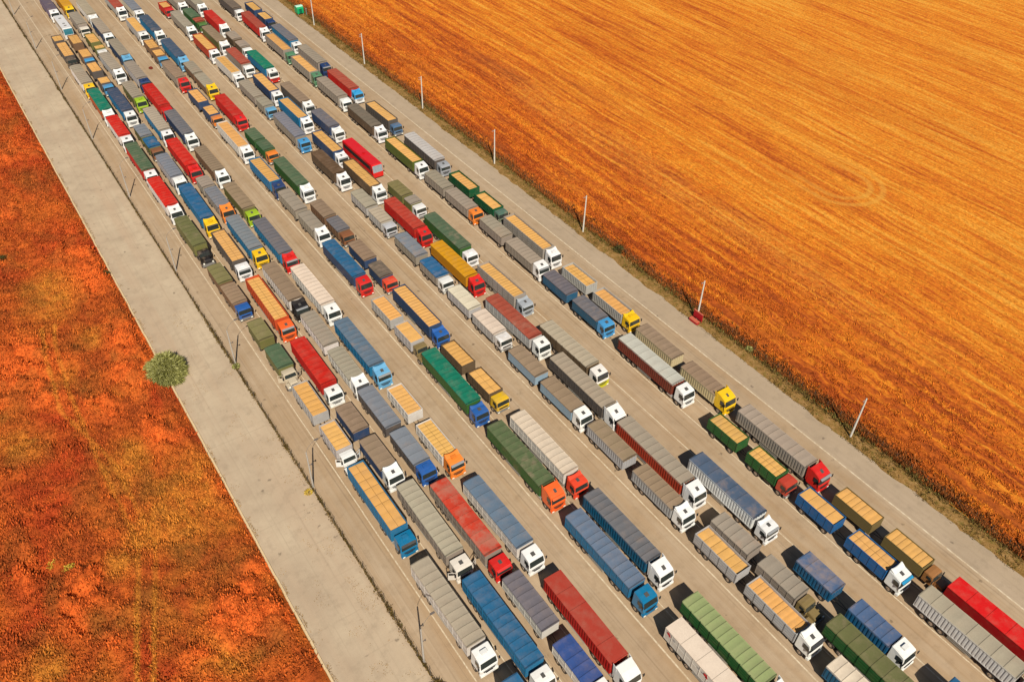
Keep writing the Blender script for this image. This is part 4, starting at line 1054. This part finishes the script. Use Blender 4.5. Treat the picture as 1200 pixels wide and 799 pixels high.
for i, r in enumerate(RIGS):
    lane, typ, X, rot, ys, tkey, skey, ckey, style = r
    if style == 'mod' and (ckey in ('silver', 'redorange', 'greycab', 'cream', 'blue', 'ltgrey', 'sky') or random.random() < .22): style = 'mid'
    yr, yf = ys[0], ys[-1]
    yfront = yf - (.45 if style in MODERN else (.25 if style == 'old' else 1.8))
    if style == 'bus': yfront = yf - .2
    name = {'S': 'semi_truck', 'B': 'semi_truck', 'T': 'truck_and_trailer', 'R': 'cargo_truck', 'U': 'coach'}[typ]
    root = put(name, None, None, (X, yfront, .008), (0, 0, -rot))
    tag(root, labels[i], 'coach' if typ == 'U' else 'truck', None if typ == 'U' else 'trucks queued on the road')
    Lt = yr - yfront; near = yfront < 130
    if typ == 'U':
        L = Lt
        m = MB(); m.prism([(0, .4), (-.02, 1.6), (.35, 3.2), (.5, 3.35), (L - .1, 3.35), (L, 3.1), (L, .4)], -1.25, 1.25); b = put('coach_body', m.mesh('coach_body', ['paint'], .08), root, color=base((244, 240, 236) if ckey == 'white' else (236, 22, 24)) + (.05,))
        m = MB(); slab(m, -.01, 1.65, .34, 3.15, -1.15, 1.15, .03); put('windscreen', m.mesh('windscreen', ['tealglass' if ckey == 'white' else 'greyglass']), b)
        for s in (-1, 1):
            m = MB(); m.box(min(s * 1.25, s * 1.275), max(s * 1.25, s * 1.275), 1.2, L - .6, 1.9, 2.8); put('side_window', m.mesh('side_window', ['glass']), b)
            mr = put('mirror', cabM['mod']['mirror'], b, (s * 1.22, .1, 2.7)); mr.scale = (s, 1, 1)
        for yy in ((2.2, 4.0, 8.5) if ckey == 'white' else (6.0,)): m = MB(); m.box(-.35, .35, yy, yy + .6, 3.345, 3.42); put('roof_hatch', m.mesh('roof_hatch', ['bumper'] if ckey == 'white' else [M['redgloss']], .02), b)
        add_wheels(root, (2.4, L - 3.2), (L - 3.2,)); continue
    door = (lane == 1 and style == 'hood' and ckey in ('beige', 'white')) or (lane == 2 and ckey == 'cream')
    make_cab(root, style, ckey, near, door)
    cl_ = LEN[style]
    cz1 = 3.46 if skey != 'sky' else 3.4
    if typ in 'SB':
        b0 = cl_ + (.62 if style in MODERN else .4)
        cargo(root, b0, Lt, 1.28, 3.36 if tkey != 'grain' else 3.42, tkey, skey)
        chassis(root, .9, min(6.2, Lt), .92); chassis(root, 4.2, Lt - .2, 1.08, 'trailer_frame')
        ax = (1.45 if style != 'hood' else .85, 5.0) + ((5.9,) if random.random() < .25 else ())
        add_wheels(root, ax, ax[1:]); add_wheels(root, (Lt - 4.1, Lt - 2.8, Lt - 1.5))
        put('fuel_tank', TANK if random.random() < .6 else TANKD, root, (-.88, 3.2, .72)); put('fuel_tank', TANKD, root, (.88, 3.2, .72))
        m = MB()
        for s in (-1, 1): m.box(s * .8 - .06, s * .8 + .06, 6.9, 7.05, .12, 1.15); m.box(s * .8 - .14, s * .8 + .14, 6.86, 7.09, .06, .12)
        put('landing_legs', m.mesh('landing_legs', ['chassis']), root)
        if near:
            m = MB()
            for s in (-1, 1): m.box(s * 1.2 - .02, s * 1.2 + .02, 7.6, Lt - 5.0, .55, .62); m.box(s * 1.2 - .02, s * 1.2 + .02, 7.6, Lt - 5.0, .82, .9)
            put('side_guard', m.mesh('side_guard', ['steel']), root)
        if typ == 'B':      # red emblem and small dark letters-like marks along the side
            b = root.children[-1]
    elif typ == 'R':
        cargo(root, cl_ + .2, Lt, 1.2, 2.95, tkey, skey); chassis(root, .9, Lt - .1); add_wheels(root, (1.3, Lt - 2.3, Lt - 1.1), (Lt - 2.3, Lt - 1.1))
    else:
        y1, y2 = ys[1] - yfront, ys[2] - yfront
        gap = max(.9, y1 - y2); mid = (y1 + y2) / 2; y1, y2 = mid + gap / 2, mid - gap / 2
        b0 = cl_ + .18
        s1 = skey
        t2, t1 = (tkey.split('/') * 2)[:2]
        cargo(root, b0, y2, 1.2, 3.0, t1, skey)
        b = cargo(root, y1, Lt, 1.2, 3.0, t2, skey, 'trailer_body')
        chassis(root, .9, y2 - .1); chassis(root, y1 + .1, Lt - .1, .98, 'trailer_frame')
        m = MB()
        for s in (-1, 1): m.tube((s * .4, y1 + .6, .85), (0, y2 - .1, .8), .05, .05, 6)
        put('drawbar', m.mesh('drawbar', ['chassis']), root)
        ax = (1.25 if style != 'hood' else .85, y2 - 2.3, y2 - 1.05); add_wheels(root, ax, ax[1:])
        tx = (y1 + 1.1, Lt - 1.3) if Lt - y1 < 7.4 else (y1 + 1.1, Lt - 2.4, Lt - 1.2); add_wheels(root, tx)
        put('fuel_tank', TANKD, root, (-.88, (ax[0] + ax[1]) / 2 + .1, .72))
M_done = True

# marks on the white box trailer
bt = [o for o in COL.objects if o.get('label', '').startswith('white box semi')][0]
bd = [c for c in bt.children if c.name.startswith('cargo_body')][0]
RED = flat('red_print', base((214, 40, 48)), .6); GREY = flat('grey_print', (.10, .10, .13), .6)
m = MB(); L = bd.dimensions.y
def disc(mb, y, z, r, mi, x=-1.315, n=14):
    mb.add([(x, y + r * math.cos(2 * math.pi * k / n), z + r * math.sin(2 * math.pi * k / n)) for k in range(n)], [tuple(range(n))], mi)
for yy, sc in ((L - .7, 1.), (L - 6.9, 1.15)):
    disc(m, yy, 2.85, .26 * sc, 0); disc(m, yy - .2, 2.6, .16 * sc, 0)
for yy in (L - 1.5, L - 5.6, L - 6.3):
    for k in range(3): m.add([(-1.315, yy - k * .12, 2.5), (-1.315, yy - k * .12 - .07, 2.5), (-1.315, yy - k * .12 - .02, 2.75), (-1.315, yy - k * .12 + .05, 2.75)], [(0, 1, 2, 3)], 1)
put('side_mark', m.mesh('side_mark', [RED, GREY]), bd)

# ---------------- lamp posts, poles, board, cabin ----------------
m = MB(); m.tube((0, 0, 0), (0, 0, 7.3), .13, .09, 10); m.box(-.16, .16, -.16, .16, 0, .12); POLE = m.mesh('pole', ['lamp_concrete'])
m = MB()
pts = [(0, 0, 7.2), (.12, .04, 7.6), (.5, .14, 8.0), (1.05, .3, 8.28), (1.6, .45, 8.4)]
for a, b in zip(pts, pts[1:]): m.tube(a, b, .025, .025, 6)
ARM = m.mesh('arm', [flat('dull_steel', (.16, .14, .12), .7)])
m = MB(); m.prism([(.35, 8.34), (.35, 8.46), (.62, 8.46), (.62, 8.34)], 1.55, 2.15); LAMPH = m.mesh('lamp_head', ['lampblack'], .03)
m = MB(); m.box(-.05, .45, -.04, .04, 4.6, 4.68); m.box(.38, .5, -.08, .08, 4.5, 4.75); BRK = m.mesh('bracket', ['lampblack'])
LP = [21.7, 21.7, 21.6, 21.5, 21.5, 21.4, 21.35, 21.3, 21.2, 21.1]
LY = [291.0, 261.1, 230.7, 199.9, 169.9, 139.3, 108.5, 78.0, 46.4]
NW = ['topmost', 'second from the top', 'third from the top', 'fourth from the top', 'middle one', 'fourth from the bottom', 'right of the round bush', 'second from the bottom', 'nearest, at the bottom edge']
for i, y in enumerate(LY):
    t = put('lamp_post', None, None, (LP[i], y, .0)); tag(t, 'thin pale lamp post on the weed strip, ' + NW[i], 'lamp post', 'lamp posts along the left of the road')
    put('pole', POLE, t); put('arm', ARM, t); put('lamp_head', LAMPH, t); put('bracket', BRK, t)
m = MB(); m.tube((0, 0, 0), (0, 0, 8.4), .17, .11, 10); CP = m.mesh('pole', ['concrete_pole'])
m = MB(); m.box(-.7, .1, -.03, .03, 8.1, 8.16); m.tube((-.62, 0, 8.16), (-.62, 0, 8.3), .04, .04, 6); m.tube((-.3, 0, 8.16), (-.3, 0, 8.3), .04, .04, 6); CA = m.mesh('crossarm', ['steel'])
RY = [269.6, 236.9, 204.4, 172.8, 140.5, 108.2, 75.4, 41.8, 9.6]
RN = ['at the top edge', 'below the green cabin', 'third from the top', 'fourth from the top', 'in the middle of the row', 'above the dark ditch shrub', 'behind the red board', 'second from the bottom, leaning over the ditch', 'at the right edge of the picture']
for i, y in enumerate(RY):
    t = put('utility_pole', None, None, (93.5, y, -.02), (R(random.uniform(-.8, .8)), R(random.uniform(-.6, .9)), 0)); tag(t, 'straight pale concrete pole on the field verge, ' + RN[i], 'pole', 'concrete poles along the field')
    put('pole', CP, t); put('crossarm', CA, t)
    if i in (0, 1, 2, 3): put('crossarm', CA, t, (0, 0, -.5))
REDM = flat('red_paint', base((196, 30, 44)), .5); REDT = flat('faded_red_paint', base((214, 110, 84)), .7)
t = put('fire_board', None, None, (93.0, 75.1, .05)); tag(t, 'upright red board with a low red box at the foot of a concrete pole', 'board')
m = MB(); m.box(.25, .42, -1.05, 1.05, .35, 1.75); put('panel', m.mesh('panel', [REDM], .02), t)
m = MB(); m.box(.2, .47, -1.1, 1.1, 1.75, 1.82); put('roof_board', m.mesh('roof_board', [REDT]), t)
m = MB()
for s in (-1, 1): m.tube((.33, s * .95, -.1), (.33, s * .95, 1.74), .05, .05, 6)
put('leg', m.mesh('leg', [REDM]), t)
m = MB(); m.box(-.85, -.15, -1.0, .95, 0, .45); bx = put('sand_box', m.mesh('sand_box', [REDM], .02), t)
m = MB(); m.prism([(-1.03, .452), (-1.03, .50), (.98, .50), (.98, .452)], -.88, -.12); put('lid', m.mesh('lid', [REDT]), bx)
GR = flat('green_paint', base((30, 176, 110)), .4); GR2 = flat('pale_green_roof', base((196, 240, 214)), .5)
t = put('green_cabin', None, None, (93.6, 247.6, 0)); tag(t, 'small bright green cabin with pale curved roof on the verge near the top', 'cabin')
m = MB(); m.prism([(-1.1, .5), (-1.1, 2.0), (-.8, 2.4), (.8, 2.4), (1.1, 2.0), (1.1, .5)], -1.0, 1.0); w = put('wall', m.mesh('wall', [GR], .04), t)
m = MB(); m.prism([(-.85, 2.42), (-.4, 2.62), (.4, 2.62), (.85, 2.42)], -1.05, 1.05); put('roof', m.mesh('roof', [GR2]), t)
m = MB()
for a in (-.8, .8):
    for b in (-.9, .9): m.box(a - .06, a + .06, b - .06, b + .06, -.05, .5)
put('leg_frame', m.mesh('leg_frame', ['steel']), t)
m = MB(); m.box(-.4, .4, -1.13, -1.1, .6, 1.9); put('door', m.mesh('door', [flat('dark_green_paint', base((16, 110, 80)), .5)]), t)
t = put('marker_post', None, None, (95.0, 245.6, -.1)); tag(t, 'short grey blue post standing beside the green cabin', 'post')
m = MB(); m.tube((0, 0, 0), (0, 0, 2.1), .12, .12, 8); put('post', m.mesh('post', [flat('grey_blue_paint', base((120, 140, 140)), .6)]), t); m = MB(); m.box(-.15, .15, -.15, .15, 2.1, 2.2); put('cap', m.mesh('cap', ['steel']), t)
m = MB(); m.prism([(-.55, .02), (-.45, .5), (-.1, .62), (.35, .5), (.5, .02)], -.4, .4); o = put('sack', m.mesh('sack', [flat('rusty_cloth', base((128, 44, 24)), .9)], .1), None, (44.2, 231.5, .0), (0, 0, .4)); tag(o, 'rust red sack lying in the empty lane left of the blue-cab grain truck', 'sack')
